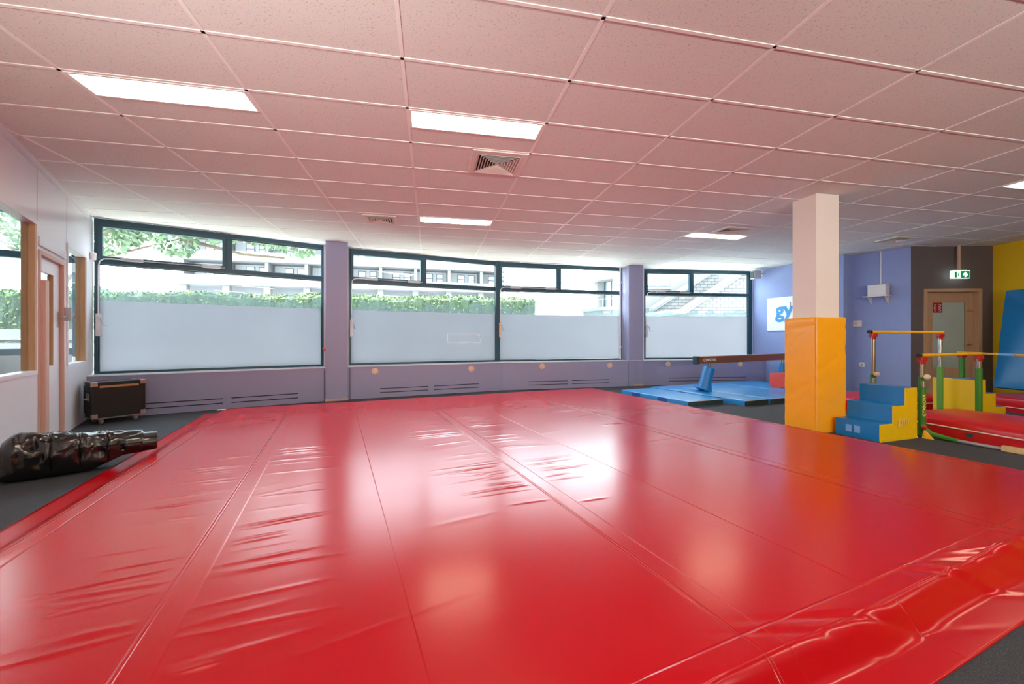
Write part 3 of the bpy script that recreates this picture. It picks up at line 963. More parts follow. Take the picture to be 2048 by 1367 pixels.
# ------------------------------------------------------------------ big red floor mat
def red_floor():
    n0, n1, d0, d1 = -1.95, 5.64, -8.02, -0.70
    step = 0.03
    nn = np.arange(n0, n1 + 1e-6, step); dd = np.concatenate([np.arange(d0, -6.0, 0.025), np.arange(-6.0, d1 + 1e-6, 0.0095)])
    Nn, Dd = np.meshgrid(nn, dd)
    top = 0.10
    # distance outward from the top edge on each side, and width of the sloping flank there
    def fall(t, w):
        s = np.clip(t / w, 0, 1)
        return s * s * (3 - 2 * s)
    tl = -1.60 - Nn; tr = Nn - 5.34; tn = Dd + 0.945; tf = -7.70 - Dd
    wob = 0.008 * np.sin(Nn * 5.1 + 0.7)
    f = np.maximum.reduce([fall(tl, 0.20), fall(tr, 0.14), fall(tn + wob, 0.115), fall(tf, 0.14)])
    Z = top * (1 - f) + 0.006
    # panels under the cover: tiny changes of slope
    bp = [-1.6, -0.68, 0.28, 1.38, 2.20, 3.50, 5.34]; bz = [0, 0.004, -0.003, 0.004, -0.003, 0.004, 0.0]
    Z += (1 - f) * np.interp(Nn, bp, bz)
    # creases running square off the strips
    def crease(nc, dc, half, amp, wd, sl):
        x = (Nn - nc)
        y = Dd - dc - sl * x
        m_ = np.clip(1 - np.abs(x) / half, 0, 1) ** 0.7
        return amp * m_ * np.exp(-(y / wd) ** 2)
    for s, dlo, dhi, cnt in ((-0.68, -4.8, -1.0, 64), (1.38, -5.6, -2.2, 54), (3.5, -6.0, -3.0, 10)):
        for _ in range(cnt):
            side = rng.choice([-1, 1]); half = rng.uniform(0.12, 0.34)
            off = (-0.03 - half * 0.9) if side < 0 else (0.15 + half * 0.9)
            Z += crease(s + off, rng.uniform(dlo, dhi), half, rng.uniform(0.001, 0.004), rng.uniform(0.010, 0.02), rng.uniform(-0.1, 0.1))
    for _ in range(40):
        Z += crease(rng.uniform(-1.5, 5.2), rng.uniform(-5.2, -1.5), rng.uniform(0.2, 0.5), rng.uniform(0.0005, 0.0014), rng.uniform(0.012, 0.03), rng.uniform(-0.4, 0.4))
    # slack drape folds down the near flank
    zone = np.exp(-((tn - 0.03) / 0.11) ** 2)
    for _ in range(26):
        nc = rng.uniform(-1.0, 5.4); sl = rng.uniform(1.2, 3.0); wd = rng.uniform(0.025, 0.07); am = rng.uniform(-0.014, 0.016)
        Z += am * zone * np.exp(-(((Nn - nc) - sl * (tn - 0.03)) / wd) ** 2)
    zl = np.exp(-((tl - 0.08) / 0.08) ** 2)
    for _ in range(10):
        dc = rng.uniform(-7.5, -1.2); wd = rng.uniform(0.05, 0.2); Z += rng.uniform(0.002, 0.008) * zl * np.exp(-((Dd - dc) / wd) ** 2)
    edge = np.minimum.reduce([Nn - n0, n1 - Nn, Dd - d0, d1 - Dd])
    Z = np.maximum(Z, 0.004)
    X = NX * Nn + NY * Dd; Y = NY * Nn - NX * Dd
    R, Cc = X.shape
    V = np.stack([X.ravel(), Y.ravel(), Z.ravel()], 1)
    idx = np.arange(R * Cc).reshape(R, Cc)
    q = np.stack([idx[:-1, :-1].ravel(), idx[1:, :-1].ravel(), idx[1:, 1:].ravel(), idx[:-1, 1:].ravel()], 1)
    me = bpy.data.meshes.new('red_floor_mat')
    # skirt down to the carpet so the cover has a body
    border = np.concatenate([idx[0, :], idx[1:, -1], idx[-1, -2::-1], idx[-2:0:-1, 0]])
    low = V[border].copy(); low[:, 2] = 0.0005
    b0 = len(V); V = np.vstack([V, low])
    m = len(border)
    sk = [(int(border[i]), int(border[(i + 1) % m]), b0 + (i + 1) % m, b0 + i) for i in range(m)]
    me.from_pydata(V.tolist(), [], q.tolist() + sk)
    me.materials.append(M['red_floor'])
    me.polygons.foreach_set('use_smooth', [True] * len(me.polygons))
    me.update()
    # orient all faces upward
    if me.polygons[100].normal.z < 0:
        me.flip_normals()
    o = bpy.data.objects.new('red_floor_mat', me)
    col.objects.link(o)
    return o
tag(red_floor(), 'huge glossy red vinyl gym mat covering the middle of the floor', 'gym mat')
# pale label on the far left of the mat
x, y = -4.55, 6.32
mb = MB(); mb.obox((x, y, 0.112), (0.05, 0.02, 0), (-0.012, 0.03, 0), (0, 0, 0.002))
tag(mb.build('paper_scrap', M['sign_w']), 'tiny white scrap lying on the far left corner of the red floor mat', 'scrap')

# ------------------------------------------------------------------ ceiling lights and grilles
LIGHTS = [(0, 1, 'bright recessed strip light at the upper left of the ceiling, nearest the glazed partition'),
          (2, 1, 'bright recessed strip light just in front of the large square ceiling grille'),
          (2, 6, 'bright recessed strip light far over the second window, beside the small grille'),
          (6, 6, 'bright recessed strip light near the far windows left of the white pillar'),
          (8, 1, 'bright recessed strip light cut off by the right edge, right of the white pillar')]
HID_FILL = [(2, -4), (4, -4), (6, -4), (2, -8), (5, -8), (8, -4)]  # unseen strip lights behind the camera, added to brighten the room
l0 = None
GA = 0.2
def make_light():
    o = thing('ceiling_light', '', 'ceiling light', (0, 0, 0), GA, 'recessed ceiling lights')
    f = MB()
    f.box(0.012, 1.188, 0.012, 0.03, -0.006, 0.004); f.box(0.012, 1.188, 0.29, 0.308, -0.006, 0.004)
    f.box(0.012, 0.03, 0.03, 0.29, -0.006, 0.004); f.box(1.17, 1.188, 0.03, 0.29, -0.006, 0.004)
    f.build('frame', M['tbar'], o)
    MB().box(0.03, 0.08, 0.03, 0.29, -0.004, 0.002).build('end_reflector', M['reflector'], o)
    MB().box(1.12, 1.17, 0.03, 0.29, -0.004, 0.002).build('end_reflector', M['reflector'], o)
    MB().box(0.08, 1.12, 0.03, 0.29, -0.004, 0.002).build('diffuser', M['lamp'], o)
    return o
for i, j, lab in LIGHTS + [(a, b, 'added recessed strip light on the ceiling out of view, brightening the room') for a, b in HID_FILL]:
    if l0 is None: l0 = make_light(); o = l0
    else: o = copy_tree(l0)
    x, y = G(i, j)
    o.location = (x, y, CEIL - 0.003); o['label'] = lab

# made-up bowl uplighters behind the camera position, added to brighten the ceiling
def uplighter(x, y, z, rz, aim, lab, watt):
    o = thing('fill_uplighter', lab, 'fill lamp', (x, y, z), rz, 'added fill uplighters out of view')
    m = MB(); n = 20; rings = [(0.02, -0.10), (0.10, -0.07), (0.16, -0.01), (0.18, 0.05), (0.17, 0.05), (0.15, 0.0), (0.09, -0.05), (0.01, -0.07)]
    V = [(r_ * math.cos(math.pi * j / n), 0.005 + r_ * math.sin(math.pi * j / n), z_) for r_, z_ in rings for j in range(n + 1)]
    F_ = [(k * (n + 1) + j, k * (n + 1) + j + 1, (k + 1) * (n + 1) + j + 1, (k + 1) * (n + 1) + j) for k in range(len(rings) - 1) for j in range(n)]
    m.add(V, F_); m.build('bowl', M['white_pl'], o, smooth=True)
    MB().box(-0.09, 0.09, 0.0, 0.012, -0.10, 0.06).build('back_plate', M['white_pl'], o)
    ld = bpy.data.lights.new('fill_lamp', 'SPOT'); ld.energy = watt; ld.spot_size = math.radians(96); ld.spot_blend = 1.0
    ld.shadow_soft_size = 0.08; ld.color = (1.0, 0.97, 0.93)
    lo = bpy.data.objects.new('fill_lamp', ld); col.objects.link(lo); lo.parent = o
    lo.location = (0, 0.09, 0.06)
    d_ = Vector(aim) - Vector((x, y, z + 0.06))
    lo.rotation_euler = (Matrix.Rotation(-rz, 3, 'Z') @ d_).to_track_quat('-Z', 'Y').to_euler()
    return o
for x_ in (1.2, 3.2, 5.4):
    uplighter(x_, -2.98, 1.85, 0.0, (x_ - 0.4, 2.6, CEIL), 'added white bowl-shaped uplighter behind the camera position, brightening the ceiling', FILL_UPLIGHT)
uplighter(P0[0] + PD.x * 8.6, P0[1] + PD.y * 8.6, 1.85, math.atan2(PD.y, PD.x), (-1.6, 4.5, CEIL), 'added white bowl-shaped uplighter behind the camera position, brightening the ceiling', FILL_UPLIGHT * 0.6)

def grille(x0, x1, y0, y1, lab, rings):
    w, d = x1 - x0, y1 - y0
    X, Y = x0, y0
    px, py = CG * X - SG * Y, SG * X + CG * Y
    o = thing('ceiling_grille', lab, 'air grille', (px, py, CEIL - 0.004), GA, 'ceiling air grilles')
    b = 0.055 * w / 0.6 * 1.2
    f = MB()
    f.box(0, w, 0, b, -0.012, 0.004); f.box(0, w, d - b, d, -0.012, 0.004); f.box(0, b, b, d - b, -0.012, 0.004); f.box(w - b, w, b, d - b, -0.012, 0.004)
    f.build('frame', M['vent_w'], o, bevel=0.002)
    MB().box(b, w - b, b, d - b, -0.001, 0.003).build('backing', M['vent_d'], o)
    cx, cyy = w / 2, d / 2
    hw, hd = w / 2 - b, d / 2 - b
    for k in range(rings):
        a = 1 - k / rings; c = a - 0.62 / rings
        zo, zi = -0.004, -0.022
        v = []
        for s, z in ((a, zi), (c, zo)):
            for sx, sy in ((-1, -1), (1, -1), (1, 1), (-1, 1)):
                v.append((cx + sx * hw * s, cyy + sy * hd * s, z))
        v += [(p[0], p[1], p[2] + 0.002) for p in v]
        fs = []
        for q in range(4):
            r_ = (q + 1) % 4
            fs += [(q, r_, 4 + r_, 4 + q), (8 + q, 12 + q, 12 + r_, 8 + r_), (q, 8 + q, 8 + r_, r_)]
        m = MB(); m.add(v, fs); m.build('louvre', M['vent_w'], o)
def gx(i): return -2.587 + 1.2 * i
def gy(j): return 2.850 + 0.6 * j
grille(gx(2.5) + 0.01, gx(3) - 0.01, gy(2) + 0.01, gy(3) - 0.01, 'large square white ceiling grille of nested louvres behind a strip light', 8)
grille(gx(1.30), gx(1.72), gy(6.12), gy(6.92), 'small white square ceiling grille left of the far strip light', 5)
grille(gx(6.27), gx(6.73), gy(5.22), gy(5.88), 'small square ceiling grille behind the strip light left of the white pillar', 5)
grille(gx(9.27), gx(9.68), gy(5.15), gy(5.82), 'small square ceiling grille right of the pillar above the blue wall', 5)

# ------------------------------------------------------------------ foam steps
def steps_mesh_objects(o):
    """local frame: x along the side (low step first), y the width, z up"""
    Ls, Wd, Hs = 0.70, 0.50, 0.207
    t = Ls / 3
    prof = [(0, 0), (Ls, 0), (Ls, 3 * Hs), (2 * t, 3 * Hs), (2 * t, 2 * Hs), (t, 2 * Hs), (t, Hs), (0, Hs)]
    m = MB(); m.prism(prof, 0.004, Wd - 0.004, 'y')
    m.build('body', M['vinyl_ye'], o, bevel=0.006)
    for k in range(3):
        b = MB()
        b.box(k * t - 0.004, k * t + 0.001, 0.01, Wd - 0.01, k * Hs + 0.004, (k + 1) * Hs)
        b.box(k * t - 0.004, (k + 1) * t - 0.004, 0.01, Wd - 0.01, (k + 1) * Hs - 0.001, (k + 1) * Hs + 0.004)
        b.build('step_cover', M['vinyl_bl'], o)
    b = MB()
    b.box(0.0, Ls, -0.002, 0.004, 0.0, 0.028)
    b.build('bottom_flap', M['vinyl_ye'], o)
    return o
SA = math.radians(18.5)
st = thing('foam_steps', 'three-step foam stairs with blue treads and yellow sides beside the padded pillar', 'foam steps', (4.335, 4.75, 0), SA, 'foam steps')
steps_mesh_objects(st)
mb = MB()
for yy in (0.24, 0.335):
    mb.box(-0.006, -0.004, yy - 0.033, yy + 0.033, 0.065, 0.15)
mb.build('care_label', M['pale_blue'], st)
mb = MB(); add_text(mb, 'gym', 0.13, (0.42, -0.001, 0.21), (1, 0, 0), (0, 0, 1), (0, -1, 0), 0.002, 0.003)
mb.build('lettering', M['pale_yel'], st)
st2 = thing('foam_steps', 'yellow foam stairs turned backwards behind the red crash mat and green posts', 'foam steps', (6.77 + 0.67, 5.83 + 0.66, 0), SA + math.pi, 'foam steps')
st2.location = (6.74 + 0.70 * math.cos(math.radians(16)) - 0.5 * math.sin(math.radians(16)), 5.86 + 0.70 * math.sin(math.radians(16)) + 0.5 * math.cos(math.radians(16)), 0)
st2.rotation_euler = (0, 0, math.radians(196))
steps_mesh_objects(st2)

# ------------------------------------------------------------------ generic stuffed mat
def slab(name, m, parent, L, W, h, puff=0.0, r=0.02, nx=24, ny=12, z0=0.0, seed=1, crumple=0.0):
    """cushion-like slab 0..L x 0..W x z0..z0+h"""
    rr = random.Random(seed)
    ph = [rr.uniform(0, 6.28) for _ in range(6)]
    prof = [(0.0, 0.0), (0.0, h * 0.5), (0.0, h - r)] + [(r - r * math.cos(a), h - r + r * math.sin(a)) for a in (0.5, 1.0, math.pi / 2)]
    rings = []
    def outline(ins):
        pts = []
        a, b, c, d = ins, L - ins, ins, W - ins
        for i in range(nx): pts.append((a + (b - a) * i / nx, c))
        for i in range(ny): pts.append((b, c + (d - c) * i / ny))
        for i in range(nx): pts.append((b - (b - a) * i / nx, d))
        for i in range(ny): pts.append((a, d - (d - c) * i / ny))
        return pts
    vs_ = []; n = 2 * (nx + ny)
    for (ins, z) in prof:
        for (x, y) in outline(ins):
            q = crumple * (math.sin(x * 9 + ph[0]) + math.sin(y * 11 + ph[1] + z * 20)) * 0.4 if 0 < z < h else 0
            cx, cyy = x - L / 2, y - W / 2
            vs_.append((x + (q if abs(cx) > L / 2 - 0.03 else 0), y + (q if abs(cyy) > W / 2 - 0.03 else 0), z0 + z))
    fs = []
    for k in range(len(prof) - 1):
        for i in range(n):
            a, b = k * n + i, k * n + (i + 1) % n
            fs.append((a, b, b + n, a + n))
    # top grid
    base = (len(prof) - 1) * n
    grid = {}
    ring_pts = outline(prof[-1][0])
    for i in range(nx + 1):
        for j in range(ny + 1):
            if j == 0: k = i if i < nx else nx
            elif i == nx: k = nx + j
            elif j == ny: k = nx + ny + (nx - i)
            elif i == 0: k = 2 * nx + ny + (ny - j)
            else: k = None
            if k is not None: grid[i, j] = base + k % n
            else:
                u, v = i / nx, j / ny
                x = r + (L - 2 * r) * u; y = r + (W - 2 * r) * v
                z = z0 + h + puff * (math.sin(math.pi * u) * math.sin(math.pi * v)) ** 0.5
                z += crumple * math.sin(7 * x + ph[2] + 3 * math.sin(5 * y + ph[3])) * (math.sin(math.pi * u) * math.sin(math.pi * v)) ** 0.4
                vs_.append((x, y, z)); grid[i, j] = len(vs_) - 1
    for i in range(nx):
        for j in range(ny):
            fs.append((grid[i, j], grid[i + 1, j], grid[i + 1, j + 1], grid[i, j + 1]))
    fs.append(tuple(range(n - 1, -1, -1)))
    mm = MB(); mm.add(vs_, fs)
    return mm.build(name, m, parent, smooth=True)

# near red crash mat between the bar posts
cm = thing('crash_mat', 'thick red crash mat with white piping lying between the green bar posts', 'crash mat', (5.175, 5.50, 0), math.radians(-78.5), 'red crash mats')
# local x runs toward the camera side, y to the right (+90deg)
slab('cushion', M['vinyl_rd'], cm, 2.7, 1.12, 0.235, 0.05, 0.05, 30, 14, 0.01, 3, 0.008)
mb = MB()
mb.tube([(0.03, -0.008, 0.155), (1.2, -0.008, 0.15), (2.67, -0.008, 0.155)], 0.008, 6)
mb.build('piping', M['piping'], cm, smooth=True)
for x in (0.32, 0.78): MB().box(x, x + 0.06, -0.006, 0.001, 0.075, 0.12).build('air_vent', M['antislip'], cm)
# red mat under the leaning mat
cm2 = thing('crash_mat', 'thick red mat at the right edge under the leaning blue mat', 'crash mat', (8.25, 7.45, 0), math.radians(-86), 'red crash mats')
slab('cushion', M['vinyl_rd'], cm2, 2.6, 1.48, 0.24, 0.02, 0.04, 20, 12, 0.0, 4, 0.004)
cm2.location = (8.28, 7.35, 0)
MB().tube([(0.03, -0.006, 0.08), (2.57, -0.006, 0.08)], 0.007, 6).build('piping', M['piping'], cm2)
MB().tube([(-0.006, 0.03, 0.08), (-0.006, 1.45, 0.08)], 0.007, 6).build('piping', M['piping'], cm2)
# red mat behind the steps
cm3 = thing('crash_mat', 'red mat lying along the blue wall behind the blue and yellow steps', 'crash mat', (5.75, 6.62, 0), math.radians(8), 'red crash mats')
slab('cushion', M['vinyl_rd'], cm3, 2.1, 0.95, 0.22, 0.02, 0.04, 20, 12, 0.0, 6, 0.004)
cm3.location = (5.72, 6.72, 0)
MB().tube([(0.03, -0.006, 0.12), (2.07, -0.006, 0.12)], 0.007, 6).build('piping', M['piping'], cm3)

# leaning blue mat
lm = thing('leaning_mat', 'big blue mat leaning upright against the yellow wall at the right edge', 'gym mat', (9.30, 7.75, 0.262), math.radians(-86))
pitch = math.radians(76)
Lm, Hm, Tm = 2.0, 1.92, 0.13
ax = Vector((1, 0, 0)); up = Vector((0, math.cos(pitch), math.sin(pitch))); nr = Vector((0, -math.sin(pitch), math.cos(pitch)))
vs_ = []; fs = []
nx_, nz_ = 16, 24
rr = random.Random(9)
cre = [(rr.uniform(0, 2), rr.uniform(0.1, 1.9), rr.uniform(-0.8, 0.8), rr.uniform(0.02, 0.05), rr.uniform(0.004, 0.012)) for _ in range(14)]
for side in (0, 1):
    for j in range(nz_ + 1):
        for i in range(nx_ + 1):
            x = Lm * i / nx_; h = Hm * j / nz_
            e = min(i, nx_ - i) / nx_ * 2; e2_ = min(j, nz_ - j) / nz_ * 2
            puff = 0.035 * (min(1, e * 3) * min(1, e2_ * 3)) ** 0.5
            cz = sum(a * math.exp(-(((h - q) - s * (x - p_)) / w) ** 2) * math.exp(-((x - p_) / 0.5) ** 2) for p_, q, s, w, a in cre) if side else 0
            off = (-Tm if side == 0 else 0.0) * 1.0
            # side 1 = face into the room
            d = (nr * (Tm / 2 + puff - cz)) if side else (nr * (-Tm / 2))
            taper = -0.14 * (h / Hm)
            xx = taper + x * (1 - taper / Lm)
            vs_.append(ax * xx + up * h + d * -1 * (-1) + Vector((0, 0.0, 0.025)))
n1_ = (nx_ + 1) * (nz_ + 1)
for j in range(nz_):
    for i in range(nx_):
        a = j * (nx_ + 1) + i
        fs.append((a, a + 1, a + nx_ + 2, a + nx_ + 1)); fs.append((n1_ + a, n1_ + a + nx_ + 1, n1_ + a + nx_ + 2, n1_ + a + 1))
for i in range(nx_):
    fs.append((i, n1_ + i, n1_ + i + 1, i + 1)); t_ = nz_ * (nx_ + 1) + i; fs.append((t_, t_ + 1, n1_ + t_ + 1, n1_ + t_))
for j in range(nz_):
    a = j * (nx_ + 1); fs.append((a, a + nx_ + 1, n1_ + a + nx_ + 1, n1_ + a)); b = a + nx_; fs.append((b, n1_ + b, n1_ + b + nx_ + 1, b + nx_ + 1))
mb = MB(); mb.add(vs_, fs)
mb.build('cushion', M['vinyl_bl'], lm, smooth=True)

# ------------------------------------------------------------------ parallel bars
pb = thing('parallel_bars', 'yellow-railed gymnastics bars on green posts behind the blue and yellow steps', 'parallel bars', (5.11, 5.03, 0), 0)
OX, OY = 5.11, 5.03
def L_(x, y, z): return (x - OX, y - OY, z)
def post(x, y, ztop, zgreen, green, knob=False):
    m = MB(); m.cyl(L_(x, y, 0.02), L_(x, y, zgreen), 0.036, 16)
    p = m.build('post', green, pb, smooth=True)
    m = MB(); m.cyl(L_(x, y, zgreen - 0.02), L_(x, y, ztop - 0.03), 0.026, 16)
    m.build('inner_tube', M['chrome'], pb, smooth=True)
    m = MB(); m.box(x - OX - 0.04, x - OX + 0.04, y - OY - 0.035, y - OY + 0.035, ztop - 0.075, ztop - 0.02)
    m.box(x - OX - 0.025, x - OX + 0.025, y - OY - 0.028, y - OY + 0.028, ztop - 0.11, ztop - 0.07)
    m.build('clamp', M['red_cl'], pb, bevel=0.008)
    if knob:
        m = MB(); m.ball(L_(x - 0.03, y - 0.09, zgreen + 0.01), 0.042, 10, (1.0, 0.55, 0.75))
        m.cyl(L_(x, y - 0.02, zgreen + 0.01), L_(x - 0.025, y - 0.07, zgreen + 0.01), 0.012, 10)
        m.build('knob', M['cream_pl'], pb, smooth=True)
        m = MB(); m.box(x - OX - 0.05, x - OX - 0.02, y - OY - 0.07, y - OY - 0.03, zgreen - 0.12, zgreen - 0.05)
        m.build('lever', M['steel'], pb, bevel=0.005)
p1 = (5.12, 5.72); p2 = (6.47, 6.10); p3 = (5.11, 5.03); p4 = (6.50, 5.62)
post(*p1, 1.322, 0.72, M['green'], True)
post(*p2, 1.322, 0.80, M['green2'])
post(*p3, 1.015, 0.745, M['green'], True)
post(*p4, 1.015, 0.81, M['green'])
def rail(a, b, z, ea=0.06, eb=0.06, r=0.019):
    d = Vector((b[0] - a[0], b[1] - a[1], 0)).normalized()
    s = Vector(L_(a[0], a[1], z)) - d * ea; e = Vector(L_(b[0], b[1], z)) + d * eb
    m = MB(); m.cyl(s, e, r, 14); m.build('rail', M['yellow_bar'], pb, smooth=True)
    m = MB(); m.cyl(s - d * 0.03, s + d * 0.015, r + 0.006, 14); m.build('end_cap', M['black_pl'], pb, smooth=True)
rail(p1, p2, 1.322); rail(p3, p4, 1.015)
# curved foot and floor beam
m = MB(); m.tube([L_(5.11, 5.03, 0.16), L_(5.115, 5.01, 0.10), L_(5.14, 4.95, 0.05), L_(5.20, 4.82, 0.03), L_(5.24, 4.74, 0.025)], [0.034, 0.04, 0.036, 0.028, 0.022], 12)
m.build('foot', M['green'], pb, smooth=True)
m = MB(); m.tube([L_(5.20, 4.86, 0.022), L_(5.36, 4.36, 0.022)], 0.02, 10)
m.build('floor_beam', M['grey_alu'], pb, smooth=True)
m = MB(); c = Vector(L_(5.375, 4.32, 0.032)); dd = Vector((0.25, -0.6, 0)).normalized()
m.obox(c, dd * 0.085, Vector((-dd.y, dd.x, 0)) * 0.03, (0, 0, 0.03)); m.build('wooden_block', M['block_wood'], pb, bevel=0.004)
m = MB(); m.add([L_(5.06, 4.96, 0.10), L_(5.06, 4.94, 0.0), L_(5.11, 4.88, 0.0), L_(5.045, 4.97, 0.0), L_(5.08, 4.955, 0.10), L_(5.09, 4.955, 0.0)], [(0, 3, 1), (0, 1, 2), (4, 2, 5), (0, 2, 4), (0, 4, 5, 3), (3, 5, 2, 1)])
m.build('pedal', M['yellow_bar'], pb)
MB().ball(L_(5.075, 4.97, 0.13), 0.028, 8).build('pedal_knob', M['red_cl'], pb, smooth=True)
m = MB(); m.tube([L_(p1[0], p1[1], 0.03), L_(p3[0], p3[1], 0.03)], 0.026, 10); m.build('base_bar', M['green'], pb, smooth=True)
m = MB(); m.tube([L_(p2[0], p2[1], 0.03), L_(p4[0], p4[1], 0.03)], 0.026, 10); m.build('base_bar', M['green'], pb, smooth=True)
m = MB(); add_text(m, 'GYMNOVA', 0.055, L_(p3[0] - 0.012, p3[1] - 0.036, 0.40), (0, 0, 1), (-0.8, 0.25, 0), (-0.2, -1, 0), 0.003, 0.001)
m.build('lettering', M['pale_yel'], pb)

# second low bar going out of the right edge
lb = thing('low_bar', 'low yellow bar with grey sleeve running out of the right edge', 'gymnastics bar', (8.30, 7.48, 0), 0)
def Q_(x, y, z): return (x - 8.30, y - 7.48, z)
s = Vector(Q_(8.42, 7.62, 0.97)); e = Vector(Q_(7.27, 5.22, 0.97))
MB().cyl(s, e, 0.017, 12).build('rail', M['yellow_bar'], lb, smooth=True)
for k, (x, y) in enumerate(((8.36, 7.50), (7.30, 5.29))):
    MB().cyl(Q_(x, y, 0.0), Q_(x, y, 0.90), 0.042, 14).build('post', M['green'], lb, smooth=True)
    MB().box(x - 8.30 - 0.045, x - 8.30 + 0.045, y - 7.48 - 0.045, y - 7.48 + 0.045, 0.88, 0.96).build('clamp', M['red_cl'], lb, bevel=0.01)
    MB().box(x - 8.30 - 0.22, x - 8.30 + 0.22, y - 7.48 - 0.04, y - 7.48 + 0.04, 0.0, 0.03).build('foot', M['green'], lb, bevel=0.006)
MB().cyl(Q_(7.86, 6.50, 0.97), Q_(7.72, 6.21, 0.97), 0.022, 14).build('sleeve', M['pale_blue'], lb, smooth=True)

# ------------------------------------------------------------------ blue landing mats, beam, red block
def blue_mat(n0, n1, d0, d1, lab, seed):
    x, y = N(n0, d1)
    o = thing('landing_mat', lab, 'landing mat', (x, y, 0), ANG_N, 'blue landing mats')
    L, W = n1 - n0, d1 - d0
    slab('cushion', M['vinyl_bl2'], o, L, W, 0.10, 0.004, 0.012, 16, 16, 0.0, seed, 0.001)
    MB().box(0.004, L - 0.004, -0.004, 0.001, 0.004, 0.088).build('dark_front_edge', M['antislip'], o)
    MB().tube([(0, -0.005, 0.094), (L, -0.005, 0.094)], 0.005, 6).build('piping', M['piping'], o)
    for y_ in (0.5, 1.25):
        if y_ + 0.3 < W: MB().box(-0.004, 0.001, y_, y_ + 0.25, 0.006, 0.09).build('velcro_strip', M['vinyl_navy'], o)
    return o
blue_mat(5.78, 6.66, -7.20, -5.36, 'nearest blue landing mat, its long edge against the red floor mat', 1)
blue_mat(6.80, 7.44, -7.40, -5.02, 'blue landing mat under the foot of the balance beam', 2)
blue_mat(7.46, 8.94, -7.40, -5.00, 'blue landing mat between the beam foot and the padded pillar', 3)
blue_mat(8.96, 10.35, -7.40, -5.00, 'blue landing mat farthest right by the sign wall, mostly behind the pillar', 4)

bm = thing('balance_beam', 'brown wooden balance beam with white lettering on a blue padded foot', 'balance beam', (4.02, 8.62, 0), 0)
bs = Vector((3.80 - 4.02, 8.36 - 8.62, 0)); bdir = Vector((math.cos(math.radians(30)), math.sin(math.radians(30)), 0)); bn = Vector((-bdir.y, bdir.x, 0))
BL = 3.5
bs = Vector((3.875 - 4.02, 8.46 - 8.62, 0))
c = bs + bdir * (BL / 2) + Vector((0, 0, 0.775))
MB().obox(c, bdir * BL / 2, bn * 0.05, (0, 0, 0.078)).build('beam', M['wood_beam'], bm, bevel=0.015)
MB().obox(bs + Vector((0, 0, 0.775)) - bdir * 0.02, bdir * 0.05, bn * 0.054, (0, 0, 0.082)).build('end_cap', M['antislip'], bm, bevel=0.012)
m = MB(); add_text(m, 'GYMNOVA', 0.085, bs + bdir * 0.36 + Vector((0, 0, 0.775)) - bn * 0.051, bdir, (0, 0, 1), -bn, 0.002, 0.002)
m.build('lettering', M['sign_w'], bm)
for k, s0 in enumerate((0.42, 3.38)):
    q = bs + bdir * s0
    f0 = Vector((q.x - 0.12, q.y + 0.02, 0.108)) if k == 0 else Vector((q.x - 0.05, q.y, 0.108))
    MB().tube([(q.x, q.y, 0.60), (q.x, q.y, 0.70)], 0.03, 12).build('steel_neck', M['chrome'], bm, smooth=True)
    m = MB()
    m.tube([f0 + Vector((0, 0, 0.0)), f0 + Vector((0.02, 0, 0.04)), f0.lerp(q + Vector((0, 0, 0.62)), 0.35), f0.lerp(q + Vector((0, 0, 0.62)), 0.8), q + Vector((0.01, 0, 0.60)), q + Vector((0.012, 0, 0.61))],
           [0.22, 0.16, 0.125, 0.12, 0.115, 0.09] if k == 0 else [0.13, 0.1, 0.085, 0.08, 0.075, 0.06], 20)
    m.build('padded_leg', M['vinyl_bl'], bm, smooth=True)
rb = thing('foam_block', 'small bright red foam block on the blue mats left of the pillar', 'foam block', (6.22, 9.20, 0.109), ANG_N)
slab('cushion', M['soft_red'], rb, 0.6, 0.35, 0.31, 0.0, 0.012, 8, 6, 0.0, 1, 0)

# ------------------------------------------------------------------ flight case
fc = thing('flight_case', 'black flight case with metal corners on casters under the first window', 'flight case', (-5.876, 5.65, 0), math.radians(60))
# local x along the front (to the right), -y faces the room, +y away
W_, Dp, z0, z1 = 0.575, 0.36, 0.10, 0.60
MB().box(0, W_, 0, Dp, z0, z1).build('body', M['case_blk'], fc, bevel=0.004)
m = MB()
t = 0.012
for y_ in (-0.002, Dp - t + 0.002):
    for z_ in (z0 - 0.002, z1 - t + 0.002): m.box(0.05, W_ - 0.05, y_, y_ + t, z_, z_ + t)
for x_ in (-0.002, W_ - t + 0.002):
    for y_ in (-0.002, Dp - t + 0.002): m.box(x_, x_ + t, y_, y_ + t, z0 + 0.05, z1 - 0.05)
    for z_ in (z0 - 0.002, z1 - t + 0.002): m.box(x_, x_ + t, 0.05, Dp - 0.05, z_, z_ + t)
m.build('edge_trim', M['black_pl'], fc)
for x_, sx in ((0, 1), (W_, -1)):
    for y_, sy in ((0, 1), (Dp, -1)):
        for z_, sz in ((z0, 1), (z1, -1)):
            m = MB()
            xs = sorted((x_ - sx * 0.006, x_ + sx * 0.055)); ys = sorted((y_ - sy * 0.006, y_ + sy * 0.055)); zs = sorted((z_ - sz * 0.006, z_ + sz * 0.055))
            m.box(xs[0], xs[1], *sorted((y_ - sy * 0.007, y_ + sy * 0.001)), zs[0], zs[1])
            m.box(*sorted((x_ - sx * 0.007, x_ + sx * 0.001)), ys[0], ys[1], zs[0], zs[1])
            m.box(xs[0], xs[1], ys[0], ys[1], *sorted((z_ - sz * 0.007, z_ + sz * 0.001)))
            m.build('corner_cap', M['steel'], fc, bevel=0.006)
MB().box(0.075, W_ - 0.075, -0.004, 0.002, z1 - 0.075, z1 - 0.045).build('tape_strip', M['leather'], fc)
